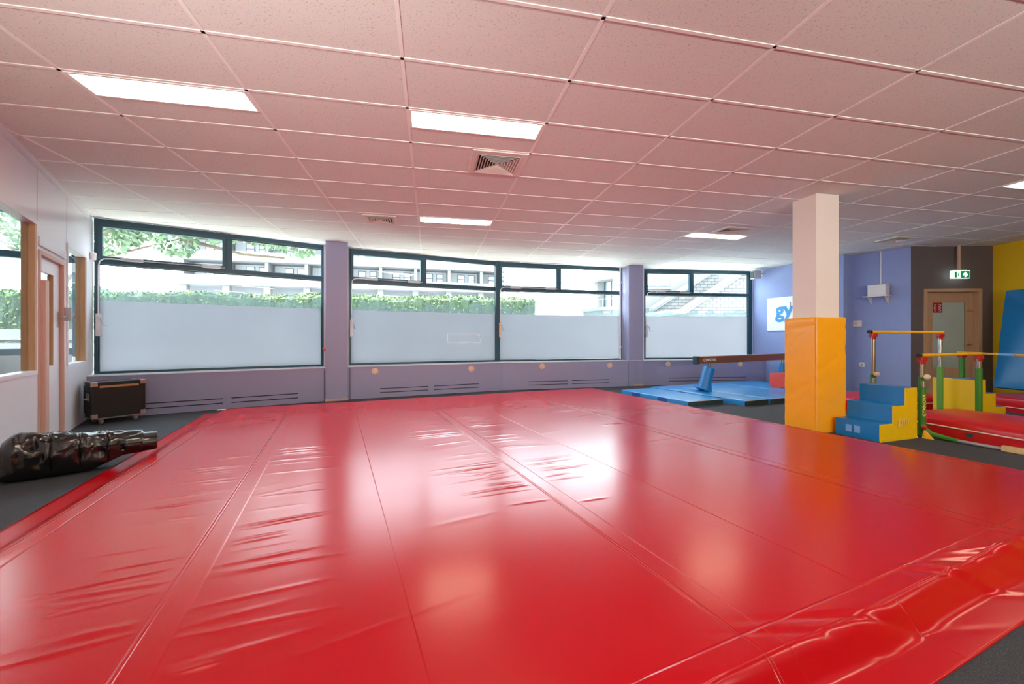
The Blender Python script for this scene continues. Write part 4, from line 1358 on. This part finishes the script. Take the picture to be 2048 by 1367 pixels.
m = MB(); m.box(-0.008, 0.001, Dp / 2 - 0.05, Dp / 2 + 0.05, 0.34, 0.44); m.tube([(-0.01, Dp / 2 - 0.035, 0.37), (-0.03, Dp / 2 - 0.03, 0.36), (-0.03, Dp / 2 + 0.03, 0.36), (-0.01, Dp / 2 + 0.035, 0.37)], 0.007, 8)
m.build('side_handle', M['steel'], fc, bevel=0.002)
MB().box(0.03, W_ - 0.03, 0.02, Dp - 0.02, z0 - 0.02, z0).build('base_board', M['steel'], fc)
for x_ in (0.10, W_ - 0.10):
    for y_ in (0.05, Dp - 0.05):
        cs = MB(); cs.box(x_ - 0.03, x_ + 0.03, y_ - 0.03, y_ + 0.03, z0 - 0.026, z0 - 0.019)
        cs.box(x_ - 0.024, x_ - 0.019, y_ - 0.02, y_ + 0.02, 0.03, z0 - 0.024); cs.box(x_ + 0.019, x_ + 0.024, y_ - 0.02, y_ + 0.02, 0.03, z0 - 0.024)
        cc = cs.build('caster', M['steel'], fc)
        MB().cyl((x_ - 0.016, y_, 0.037), (x_ + 0.016, y_, 0.037), 0.037, 20).build('wheel', M['tyre'], cc, smooth=True)

# ------------------------------------------------------------------ rolled black mat
def roll():
    o = thing('rolled_mat', 'rolled-up glossy black vinyl mat lying half on the red mat by the partition', 'rolled mat', (-3.95, 3.85, 0))
    ax0 = Vector((-4.34, 3.44, 0.205)); ax1 = Vector((-3.67, 4.02, 0.208))
    d = (ax1 - ax0).normalized(); L = (ax1 - ax0).length
    side = Vector((d.y, -d.x, 0)).normalized(); upv = side.cross(d) * (1 if side.cross(d).z > 0 else -1)
    nl, nr = 110, 84
    rr = random.Random(3)
    dents = [(rr.uniform(0.05, 0.95), rr.uniform(-0.6, 3.4), rr.uniform(0.012, 0.05), rr.uniform(0.1, 0.4), rr.uniform(0.006, 0.024), rr.uniform(-1.2, 1.2)) for _ in range(90)]
    seams = [0.30, 0.50, 0.70]
    V = []; Fq = []
    for i in range(nl + 1):
        u = i / nl
        c = ax0.lerp(ax1, u)
        rw = 0.20 - 0.03 * u; rh = 0.215 - 0.105 * u
        k = 1.0
        if u < 0.12: k = 0.62 + 0.38 * math.sin(u / 0.12 * math.pi / 2)
        if u > 0.985: k = 0.97
        for j in range(nr):
            a = 2 * math.pi * j / nr
            r_ = 1.0
            for (du, da, wu, wa, am, sk) in dents:
                dd_ = math.atan2(math.sin(a - da), math.cos(a - da))
                r_ -= am / 0.16 * math.exp(-(((u - du) - sk * 0.1 * dd_) / wu) ** 2) * math.exp(-(dd_ / wa) ** 2)
            for sm in seams:
                r_ -= 0.06 * math.exp(-((u - sm - 0.03 * math.cos(a)) / 0.006) ** 2)
                r_ += 0.025 * math.exp(-((u - sm - 0.03 * math.cos(a) - 0.02) / 0.012) ** 2)
            x = math.cos(a); y = math.sin(a)
            if y < -0.75: y = -0.75 - (abs(y) - 0.75) * 0.25
            # outer lap: a ledge where the sheet ends on the front
            if -0.9 < a - 2 * math.pi < 0 or 0 <= a < 0.2: r_ *= 0.97
            base = 0.008 if u < 0.6 else 0.008 + 0.105 * min(1, (u - 0.6) / 0.25)
            rv = rh * k * r_ if y > 0 else max(rh * k * r_, (c.z - base) / 0.8)
            p = c + side * (rw * k * r_ * x) + upv * (rv * y)
            if p.z < base: p.z = base
            V.append(p - Vector((-3.95, 3.85, 0)))
    for i in range(nl):
        for j in range(nr):
            a, b = i * nr + j, i * nr + (j + 1) % nr
            Fq.append((a, b, b + nr, a + nr))
    m = MB(); m.add(V, Fq)
    m.f.append([nr - 1 - j for j in range(nr)]); m.mi.append(0)
    m.build('cover', M['bag'], o, smooth=True)
    # inner turns of the roll sticking out of the loose outer sheet
    c = ax1 - Vector((-3.95, 3.85, 0)) + Vector((0, 0, -0.008))
    e = MB(); V = []; n = 40
    for k, (t_, q) in enumerate(((-0.12, 0.90), (0.0, 0.88), (0.06, 0.86), (0.10, 0.80), (0.105, 0.55))):
        for j in range(n):
            a = 2 * math.pi * j / n
            V.append(c + d * t_ + side * (0.165 * q * math.cos(a)) + upv * (0.105 * q * max(math.sin(a), -0.86) * (1 + 0.04 * math.sin(5 * a))))
    Fq = [(k * n + j, k * n + (j + 1) % n, (k + 1) * n + (j + 1) % n, (k + 1) * n + j) for k in range(4) for j in range(n)]
    Fq.append(tuple(4 * n + j for j in range(n)))
    e.add(V, Fq); e.build('inner_roll', M['bag'], o, smooth=True)
    return o
roll()

# ------------------------------------------------------------------ wall things
def wall_obj(p, q, x, z, name, lab, cat, out=0.0, group=None):
    L, an = seg_frame(p, q)
    return thing(name, lab, cat, (p[0] + math.cos(an) * x + math.sin(an) * out, p[1] + math.sin(an) * x - math.cos(an) * out, z), an, group)
# banner sign: local x along the wall, -y into the room
sg = wall_obj(H, W1, 0.49, 1.44, 'logo_sign', 'white wall sign with big light blue letters, half hidden by the pillar', 'sign')
MB().box(0, 1.55, -0.03, -0.002, 0, 0.87).build('board', M['sign_w'], sg, bevel=0.003)
m = MB(); add_text(m, 'gy', 0.55, (0.24, -0.031, 0.36), (1, 0, 0), (0, 0, 1), (0, -1, 0), 0.003, 0.016, center=False)
m.build('lettering', M['sign_blue'], sg)
m = MB(); add_text(m, 'Li', 0.18, (0.66, -0.031, 0.60), (1, 0, 0), (0, 0, 1), (0, -1, 0), 0.003, 0.002, center=False)
m.build('small_lettering', M['sign_teal'], sg)
# speaker in the corner
sp = wall_obj(H, W1, 0.30, 2.86, 'wall_speaker', 'small grey loudspeaker on a bracket high by the last window', 'loudspeaker')
m = MB(); m.prism([(-0.10, -0.30), (0.07, -0.34), (0.11, -0.14), (-0.06, -0.12)], 0.0, 0.22); m.build('cabinet', M['grey_alu'], sp, bevel=0.012)
m = MB(); m.prism([(-0.085, -0.305), (0.055, -0.342), (0.053, -0.352), (-0.087, -0.315)], 0.02, 0.20); m.build('front_mesh', M['antislip'], sp)
m = MB(); m.tube([(0.03, 0, 0.15), (0.03, -0.08, 0.15), (0.02, -0.14, 0.13)], 0.018, 10); m.cyl((0.03, 0, 0.15), (0.03, -0.012, 0.15), 0.05); m.build('bracket', M['grey_alu'], sp, smooth=True)
# cabinet on shelf on blue wall
bx = wall_obj(W2, W3, 0.50, 2.14, 'shelf_box', 'white box on a small bracketed shelf high on the blue wall', 'wall box')
bx.location.z = 2.16
MB().box(-0.16, 0.16, -0.20, -0.02, 0.0, 0.235).build('cabinet', M['white_pl'], bx, bevel=0.008)
MB().box(-0.24, 0.19, -0.22, -0.001, -0.022, -0.002).build('shelf', M['white_pl'], bx)
for x_ in (-0.17, 0.13):
    m = MB(); m.prism([(-0.001, -0.022), (-0.15, -0.022), (-0.15, -0.032), (-0.02, -0.17), (-0.001, -0.17)], x_ - 0.008, x_ + 0.008, 'x'); m.build('bracket', M['white_pl'], bx)
MB().box(-0.012, 0.012, -0.02, -0.001, 0.235, CEIL - bx.location.z).build('cable_duct', M['white_pl'], bx)
# switch box and socket
sw = wall_obj(W2, W3, 0.05, 1.50, 'junction_box', 'pale junction box on the blue wall right of the pillar pad', 'switch box')
MB().box(-0.045, 0.11, -0.05, -0.001, 0, 0.14).build('housing', M['white_pl'], sw, bevel=0.008)
MB().box(-0.02, 0.03, -0.056, -0.05, 0.03, 0.11).build('cover', M['cream_pl'], sw, bevel=0.003)
so = wall_obj(W2, W3, 0.16, 0.58, 'wall_socket', 'small white socket low on the blue wall behind the bars', 'socket')
MB().box(-0.05, 0.05, -0.02, -0.001, 0, 0.11).build('plate', M['white_pl'], so, bevel=0.005)
MB().cyl((0, -0.021, 0.055), (0, -0.026, 0.055), 0.025, 16).build('outlet', M['grey_alu'], so)
# exit sign: hangs in front of the grey wall
ex = wall_obj(W3, W4, 0.84, 2.45, 'exit_sign', 'lit green and white emergency exit sign above the wooden door', 'exit sign', 0.12)
MB().box(-0.165, 0.175, -0.03, 0.03, 0.0, 0.16).build('housing', M['exit_w'], ex, bevel=0.004)
MB().box(-0.01, 0.165, -0.033, -0.03, 0.01, 0.15).build('green_panel', M['exit_g'], ex)
m = MB(); m.prism([(0.062, 0.025), (0.092, 0.025), (0.092, 0.075), (0.122, 0.055), (0.122, 0.085), (0.077, 0.135), (0.032, 0.085), (0.032, 0.055), (0.062, 0.075)], -0.036, -0.033, 'y')
m.build('arrow', M['exit_w'], ex)
m = MB(); m.box(-0.125, -0.085, -0.034, -0.03, 0.015, 0.14)
m.ball((-0.045, -0.033, 0.12), 0.011, 6, (1, 0.2, 1))
def limb(a, b, w):
    a, b = Vector((a[0], -0.033, a[1])), Vector((b[0], -0.033, b[1])); d_ = (b - a); l = d_.length; d_.normalize(); pn = Vector((-d_.z, 0, d_.x))
    m.obox((a + b) / 2, d_ * l / 2, (0, 0.002, 0), pn * w / 2)
for a, b, w in (((-0.05, 0.105), (-0.058, 0.065), 0.014), ((-0.05, 0.1), (-0.075, 0.085), 0.008), ((-0.05, 0.1), (-0.03, 0.08), 0.008), ((-0.058, 0.068), (-0.04, 0.045), 0.009), ((-0.04, 0.045), (-0.045, 0.02), 0.008), ((-0.058, 0.068), (-0.075, 0.04), 0.009), ((-0.075, 0.04), (-0.085, 0.035), 0.008)):
    limb(a, b, w)
m.build('running_figure', M['exit_g'], ex)
m = MB(); m.box(-0.015, 0.02, 0.0, 0.03, 0.16, CEIL - 2.45); m.box(-0.12, 0.12, -0.02, 0.02, 0.16, 0.18)
m.build('hanger', M['cream_pl'], ex)
# motion detector and small knob by window 1
md = thing('motion_detector', 'small white detector on the corner post left of the first window', 'detector', (-6.50, 6.29, 2.44), math.radians(-10))
MB().box(-0.04, 0.04, -0.07, 0.0, 0, 0.12).build('housing', M['white_pl'], md, bevel=0.015)
MB().ball((0, -0.07, 0.045), 0.022, 8).build('lens', M['cream_pl'], md, smooth=True)
pk = thing('pink_button', 'tiny pink button on the left edge of the first pillar', 'button', (-3.68, 7.90, 1.03))
MB().ball((0, 0, 0), 0.03, 8).build('ball', M['soft_red'], pk, smooth=True)
pk.location = (-3.675, 7.905, 1.02)

# ------------------------------------------------------------------ outside
mb = MB(); mb.box(-110, 110, 3.0, 130, -0.6, -0.3)
tag(mb.build('ground', M['grass']), None, None, None, 'structure')

def leaves(nl, fn, size, seed):
    r = np.random.default_rng(seed)
    P = fn(r, nl)
    nl = len(P)
    a = r.normal(size=(nl, 3)); a /= np.linalg.norm(a, axis=1, keepdims=True)
    b = r.normal(size=(nl, 3)); b -= a * (a * b).sum(1, keepdims=True); b /= np.linalg.norm(b, axis=1, keepdims=True)
    s = size * r.uniform(0.6, 1.3, size=(nl, 1))
    V = np.stack([P - a * s, P - b * s * 0.5, P + a * s, P + b * s * 0.5], 1).reshape(-1, 3)
    F_ = np.arange(nl * 4).reshape(-1, 4)
    return V.tolist(), F_.tolist()

# clipped hedge
HA = Vector((-13.5, 9.6, 0)); HB = Vector((0.80, 14.0, 0))
hd = (HB - HA).normalized(); hn = Vector((-hd.y, hd.x, 0)); HL = (HB - HA).length
hedge = thing('hedge', 'long clipped green hedge outside the windows', 'hedge', (HA.x, HA.y, -0.3), math.atan2(hd.y, hd.x))
HT, HTH = 2.93, 1.1
mb = MB()
nx_, nz_ = 120, 16
v = []; fs = []
rr = random.Random(2)
def hz(x): return HT - 0.25 * (1 - x / HL) + 0.03 * math.sin(x * 1.7) + 0.02 * math.sin(x * 4.1)
for i in range(nx_ + 1):
    x = HL * i / nx_
    h = hz(x)
    for (y, z) in [(0, 0), (0, h * .33), (0, h * .66), (0.0, h - 0.1), (0.1, h - 0.02), (HTH / 2, h), (HTH - 0.1, h - 0.02), (HTH, h - 0.1), (HTH, 0)]:
        v.append((x + rr.uniform(-.03, .03), y + rr.uniform(-.05, .05), z + (rr.uniform(-.04, .03) if z > 0 else 0)))
for i in range(nx_):
    for j in range(8):
        a = i * 9 + j; fs.append((a, a + 1, a + 10, a + 9))
fs.append(tuple(range(9))); fs.append(tuple(nx_ * 9 + 8 - k for k in range(9)))
mb.add(v, fs)
mb.build('bush_body', M['leaf_d'], hedge)
def hf(r, n):
    x = r.uniform(0, HL, n); q = r.uniform(0, 1, n)
    h = HT - 0.25 * (1 - x / HL) + 0.03 * np.sin(x * 1.7) + 0.02 * np.sin(x * 4.1)
    front = q < 0.62
    end = q > 0.97
    y = np.where(front, r.uniform(-0.07, 0.04, n), r.uniform(0, HTH, n))
    z = np.where(front, h * (0.35 + 0.65 * r.uniform(0, 1, n)), h + r.uniform(-0.04, 0.05, n))
    x = np.where(end, HL + r.uniform(-0.05, 0.06, n), x); z = np.where(end, h * r.uniform(0.3, 1, n), z)
    return np.stack([x, y, z], 1)
V_, F_ = leaves(15000, hf, 0.045, 4)
mb = MB(); mb.add(V_, F_); tag(mb.build('foliage', M['leaf'], hedge), None, None, None, 'stuff')

# light slatted fence in front of the hedge, seen through the glazed partition
fn = thing('slat_fence', 'low white slatted fence in front of the hedge, seen through the glazed partition', 'fence', (-14.5, 7.9, -0.3), 0)
for k in range(6): MB().box(0, 6.4, 0, 0.03, 0.15 + k * 0.27, 0.36 + k * 0.27).build('slat', M['concrete'], fn)
for k in range(4): MB().box(k * 2.1, k * 2.1 + 0.08, 0.03, 0.11, 0, 1.75).build('fence_post', M['conc_g'], fn)

# tree whose canopy hangs over the first window
tree = thing('street_tree', 'leafy tree hanging over the top of the leftmost window', 'tree', (-16.0, 13.5, -0.3))
mb = MB(); mb.tube([(0, 0, 0), (0.1, 0, 1.5), (0.3, 0.1, 3.2), (0.8, 0.2, 4.4)], [0.2, 0.16, 0.13, 0.1], 10)
for br in ([(0.3, 0.1, 3.0), (1.8, 0.2, 4.2), (4.5, 0.5, 5.0), (7.0, 0.6, 5.0)], [(0.8, 0.2, 4.4), (0.6, 0.8, 5.6), (1.2, 1.2, 7.0)], [(0.5, 0.1, 3.8), (-1.5, 0, 5.0), (-2.6, 0.3, 6.0)], [(1.8, 0.2, 4.2), (3.5, -0.8, 5.4), (5.0, -1.0, 6.2)], [(4.5, 0.5, 5.0), (6.2, 1.2, 4.6), (7.6, 1.4, 4.5)]):
    mb.tube(br, [0.08, 0.05, 0.03, 0.015][:len(br)], 8)
mb.build('trunk', M['bark'], tree, smooth=True)
def tf(r, n):
    cl = [(1.2, 0.5, 6.3, 2.4), (3.6, 0, 5.9, 1.7), (6.0, 0.3, 5.7, 1.5), (7.6, 0.8, 5.3, 1.1), (-2, 0, 6.0, 1.6), (5.0, -0.9, 6.6, 1.4), (8.3, 1.0, 4.9, .75), (2.4, 0, 4.9, 1.0), (4.6, 0.2, 4.75, .7), (0.4, 0, 4.8, 1.0)]
    w = np.array([c[3] ** 2 for c in cl]); k = r.choice(len(cl), n, p=w / w.sum())
    c = np.array(cl)[k]
    d = r.normal(size=(n, 3)); d /= np.linalg.norm(d, axis=1, keepdims=True)
    return c[:, :3] + d * (c[:, 3:4] * r.uniform(0.55, 1.0, (n, 1)) ** 0.6) * np.array([1, .9, .62])
V_, F_ = leaves(8500, tf, 0.12, 8)
mb = MB(); mb.add(V_, F_); tag(mb.build('foliage', M['tree_leaf'], tree), None, None, None, 'stuff')
# round bush
bush = thing('round_bush', 'rounded pale green bush behind the left end of the hedge', 'bush', (-22.0, 21.0, -0.3))
mb = MB(); mb.ball((0, 0, 2.0), 2.0, 14, (1.25, 1, 1.1)); mb.build('bush_body', M['bush'], bush, smooth=True)
def bf(r, n):
    d = r.normal(size=(n, 3)); d /= np.linalg.norm(d, axis=1, keepdims=True)
    return np.array([0, 0, 2.0]) + d * np.array([2.5, 2.0, 2.2]) * r.uniform(0.97, 1.05, (n, 1))
V_, F_ = leaves(2500, bf, 0.09, 12)
mb = MB(); mb.add(V_, F_); tag(mb.build('foliage', M['bush'], bush), None, None, None, 'stuff')

# long apartment building with balconies
LA = Vector((-38.0, 44.3, 0)); RA = Vector((-1.2, 53.6, 0))
ad = (RA - LA).normalized(); AL = (RA - LA).length
apt = thing('apartment_building', 'long pale apartment building with balcony bands beyond the hedge', 'building', (LA.x, LA.y, -0.3), math.atan2(ad.y, ad.x))
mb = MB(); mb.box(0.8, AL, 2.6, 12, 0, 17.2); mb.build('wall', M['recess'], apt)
FL = [7.65, 10.42, 13.2, 15.95]
for k, z in enumerate(FL):
    MB().box(0, AL, 0, 0.25, z, z + 1.12).build('balcony_parapet', M['concrete'], apt)
    MB().box(0, AL, 0.25, 2.6, z, z + 0.2).build('balcony_slab', M['conc_g'], apt)
NB = 9
for k, z in enumerate(FL[:3]):
    for b in range(NB):
        x = 1.2 + b * AL / NB
        MB().box(x, x + 0.35, 0.25, 2.6, z + 0.2, z + 2.77).build('balcony_divider', M['conc_w'], apt)
        for x2, ww in ((x + 1.5, 0.95), (x + 2.9, 0.9)):
            wn = MB(); wn.box(x2, x2 + ww, 2.5, 2.6, z + 0.3, z + 2.55)
            wo = wn.build('window', M['out_frame'], apt)
            g = MB(); g.box(x2 + .08, x2 + ww - .08, 2.47, 2.5, z + 0.4, z + 1.85); g.box(x2 + .08, x2 + ww - .08, 2.47, 2.5, z + 1.95, z + 2.47)
            g.build('pane', M['out_glass'], wo)
for b in range(NB + 1):
    x = 1.0 + b * AL / NB
    MB().box(x, x + 0.7, 0.5, 1.3, 0, 7.65).build('column', M['conc_w'], apt)
MB().box(0.8, AL, 2.5, 2.6, 5.4, 7.65).build('ground_floor_painted_shade', M['conc_g'], apt)  # grey panel painted in for the shade of the open ground floor

# pinkish end wall beside it
pw = thing('end_building', 'narrow pinkish building end next to the apartment block', 'building', (-0.9, 53.0, -0.3))
MB().box(0, 1.9, 0, 10, 0, 15).build('wall', M['pinkwall'], pw)
MB().box(-0.1, 2.0, -0.1, 10.1, 15, 15.3).build('roof_edge', M['conc_g'], pw)

# curved pale building
cb = thing('curved_building', 'pale building with a curved terrace and tall columns right of the hedge', 'building', (10.0, 45.0, -0.3))
def arc(zs, ze, r_in, r_out, m, name, a0=200, a1=300, n=26, cx=12.0, cyy=12.0, par=None):
    mm = MB(); v = []; fs = []
    for i in range(n + 1):
        a = math.radians(a0 + (a1 - a0) * i / n)
        for r in (r_in, r_out):
            for z in (zs, ze): v.append((cx + r * math.cos(a), cyy + r * math.sin(a), z))
    for i in range(n):
        b = i * 4
        fs += [(b, b + 4, b + 5, b + 1), (b + 2, b + 3, b + 7, b + 6), (b + 1, b + 5, b + 7, b + 3), (b, b + 2, b + 6, b + 4)]
    fs += [(0, 1, 3, 2), (n * 4, n * 4 + 2, n * 4 + 3, n * 4 + 1)]
    mm.add(v, fs)
    return mm.build(name, m, par or cb)
arc(0, 5.0, 13.2, 13.6, M['conc_w'], 'terrace_wall')
arc(5.0, 5.35, 12.4, 13.9, M['conc_g'], 'terrace_slab')
arc(5.35, 8.6, 11.6, 11.9, M['out_glass'], 'glazed_wall')
arc(8.6, 9.4, 11.0, 14.2, M['conc_w'], 'roof_band')
arc(9.4, 12.5, 10.0, 10.4, M['conc_w'], 'upper_wall')
arc(6.3, 6.38, 13.65, 13.72, M['conc_w'], 'hand_rail')
for k in range(14):
    a = math.radians(202 + k * 7.2)
    c_ = Vector((12 + 13.68 * math.cos(a), 12 + 13.68 * math.sin(a), 0))
    MB().cyl(c_ + Vector((0, 0, 5.35)), c_ + Vector((0, 0, 6.3)), 0.05, 6).build('baluster', M['conc_g'], cb)
for a_ in (210, 232, 254, 276):
    a = math.radians(a_); c_ = Vector((12 + 12.6 * math.cos(a), 12 + 12.6 * math.sin(a), 5.35))
    MB().box(c_.x - 0.4, c_.x + 0.4, c_.y - 0.4, c_.y + 0.4, 5.35, 8.6).build('column', M['conc_w'], cb)
for k in range(16):
    a = math.radians(204 + k * 6.0); c_ = Vector((12 + 11.95 * math.cos(a), 12 + 11.95 * math.sin(a), 0))
    MB().cyl(c_ + Vector((0, 0, 5.35)), c_ + Vector((0, 0, 8.6)), 0.07, 6).build('window_post', M['out_frame'], cb)

# white house wall with windows and outdoor stair in front of the last window
hs = thing('stair_building', 'white brick building with an outdoor stair beyond the last window', 'building', (8.4, 24.0, -0.3))
MB().box(-0.4, 12.0, 2.2, 8.0, 0, 9.5).build('wall', M['concrete'], hs)
for x_, z_, ww in ((0.3, 4.9, 1.5), (3.75, 5.1, 1.1), (6.6, 5.3, 1.2)):
    w_ = MB().box(x_, x_ + ww, 2.14, 2.2, z_, z_ + 1.4).build('window', M['conc_w'], hs)
    MB().box(x_ + .08, x_ + ww / 2 - .04, 2.10, 2.14, z_ + .08, z_ + 1.32).build('pane', M['out_glass'], w_)
    MB().box(x_ + ww / 2 + .04, x_ + ww - .08, 2.10, 2.14, z_ + .08, z_ + 1.32).build('pane', M['out_glass'], w_)
    MB().box(x_ - 0.1, x_ + ww + 0.1, 2.05, 2.2, z_ - 0.14, z_ - 0.04).build('window_ledge', M['conc_g'], w_)
# brick wall under the flight: outline follows the stair
m = MB(); m.prism([(-0.6, 0), (7.4, 0), (7.4, 5.40), (5.3, 5.40), (1.9, 3.15), (-0.6, 2.85)], 0.25, 0.5, 'y'); m.build('brick_wall', M['brick'], hs)
def beam2(a, b, h, y0_, y1_, name, m_):
    mm = MB(); mm.prism([(a[0], a[1]), (b[0], b[1]), (b[0], b[1] + h), (a[0], a[1] + h)], y0_, y1_, 'y'); return mm.build(name, m_, hs)
beam2((1.9, 3.15), (5.3, 5.40), 0.26, 0.1, 0.6, 'stringer', M['conc_w'])
beam2((1.9, 2.98), (5.3, 5.23), 0.14, 0.15, 0.5, 'stringer', M['conc_g'])
beam2((-0.6, 2.85), (1.9, 3.15), 0.2, 0.1, 0.6, 'landing_edge', M['conc_w'])
beam2((-0.6, 2.73), (1.9, 3.03), 0.12, 0.15, 0.5, 'landing_edge', M['conc_g'])
beam2((5.3, 5.40), (7.4, 5.40), 0.26, 0.1, 0.6, 'landing_edge', M['conc_w'])
beam2((0.3, 3.25), (4.2, 5.75), 0.24, 1.3, 1.6, 'stringer', M['conc_w'])
beam2((0.3, 3.12), (4.2, 5.62), 0.12, 1.34, 1.5, 'stringer', M['conc_g'])
m = MB(); m.prism([(-0.6, 0), (4.6, 0), (4.6, 5.7), (4.2, 5.65), (0.3, 3.15), (-0.6, 3.1)], 1.4, 1.55, 'y'); m.build('brick_wall', M['brick'], hs)
m = MB()
for k in range(12):
    x_ = 1.95 + k * 0.28; z_ = 3.2 + k * 0.187
    m.box(x_, x_ + 0.3, 0.6, 1.3, z_ - 0.03, z_ + 0.03)
m.build('stair_treads', M['concrete'], hs)
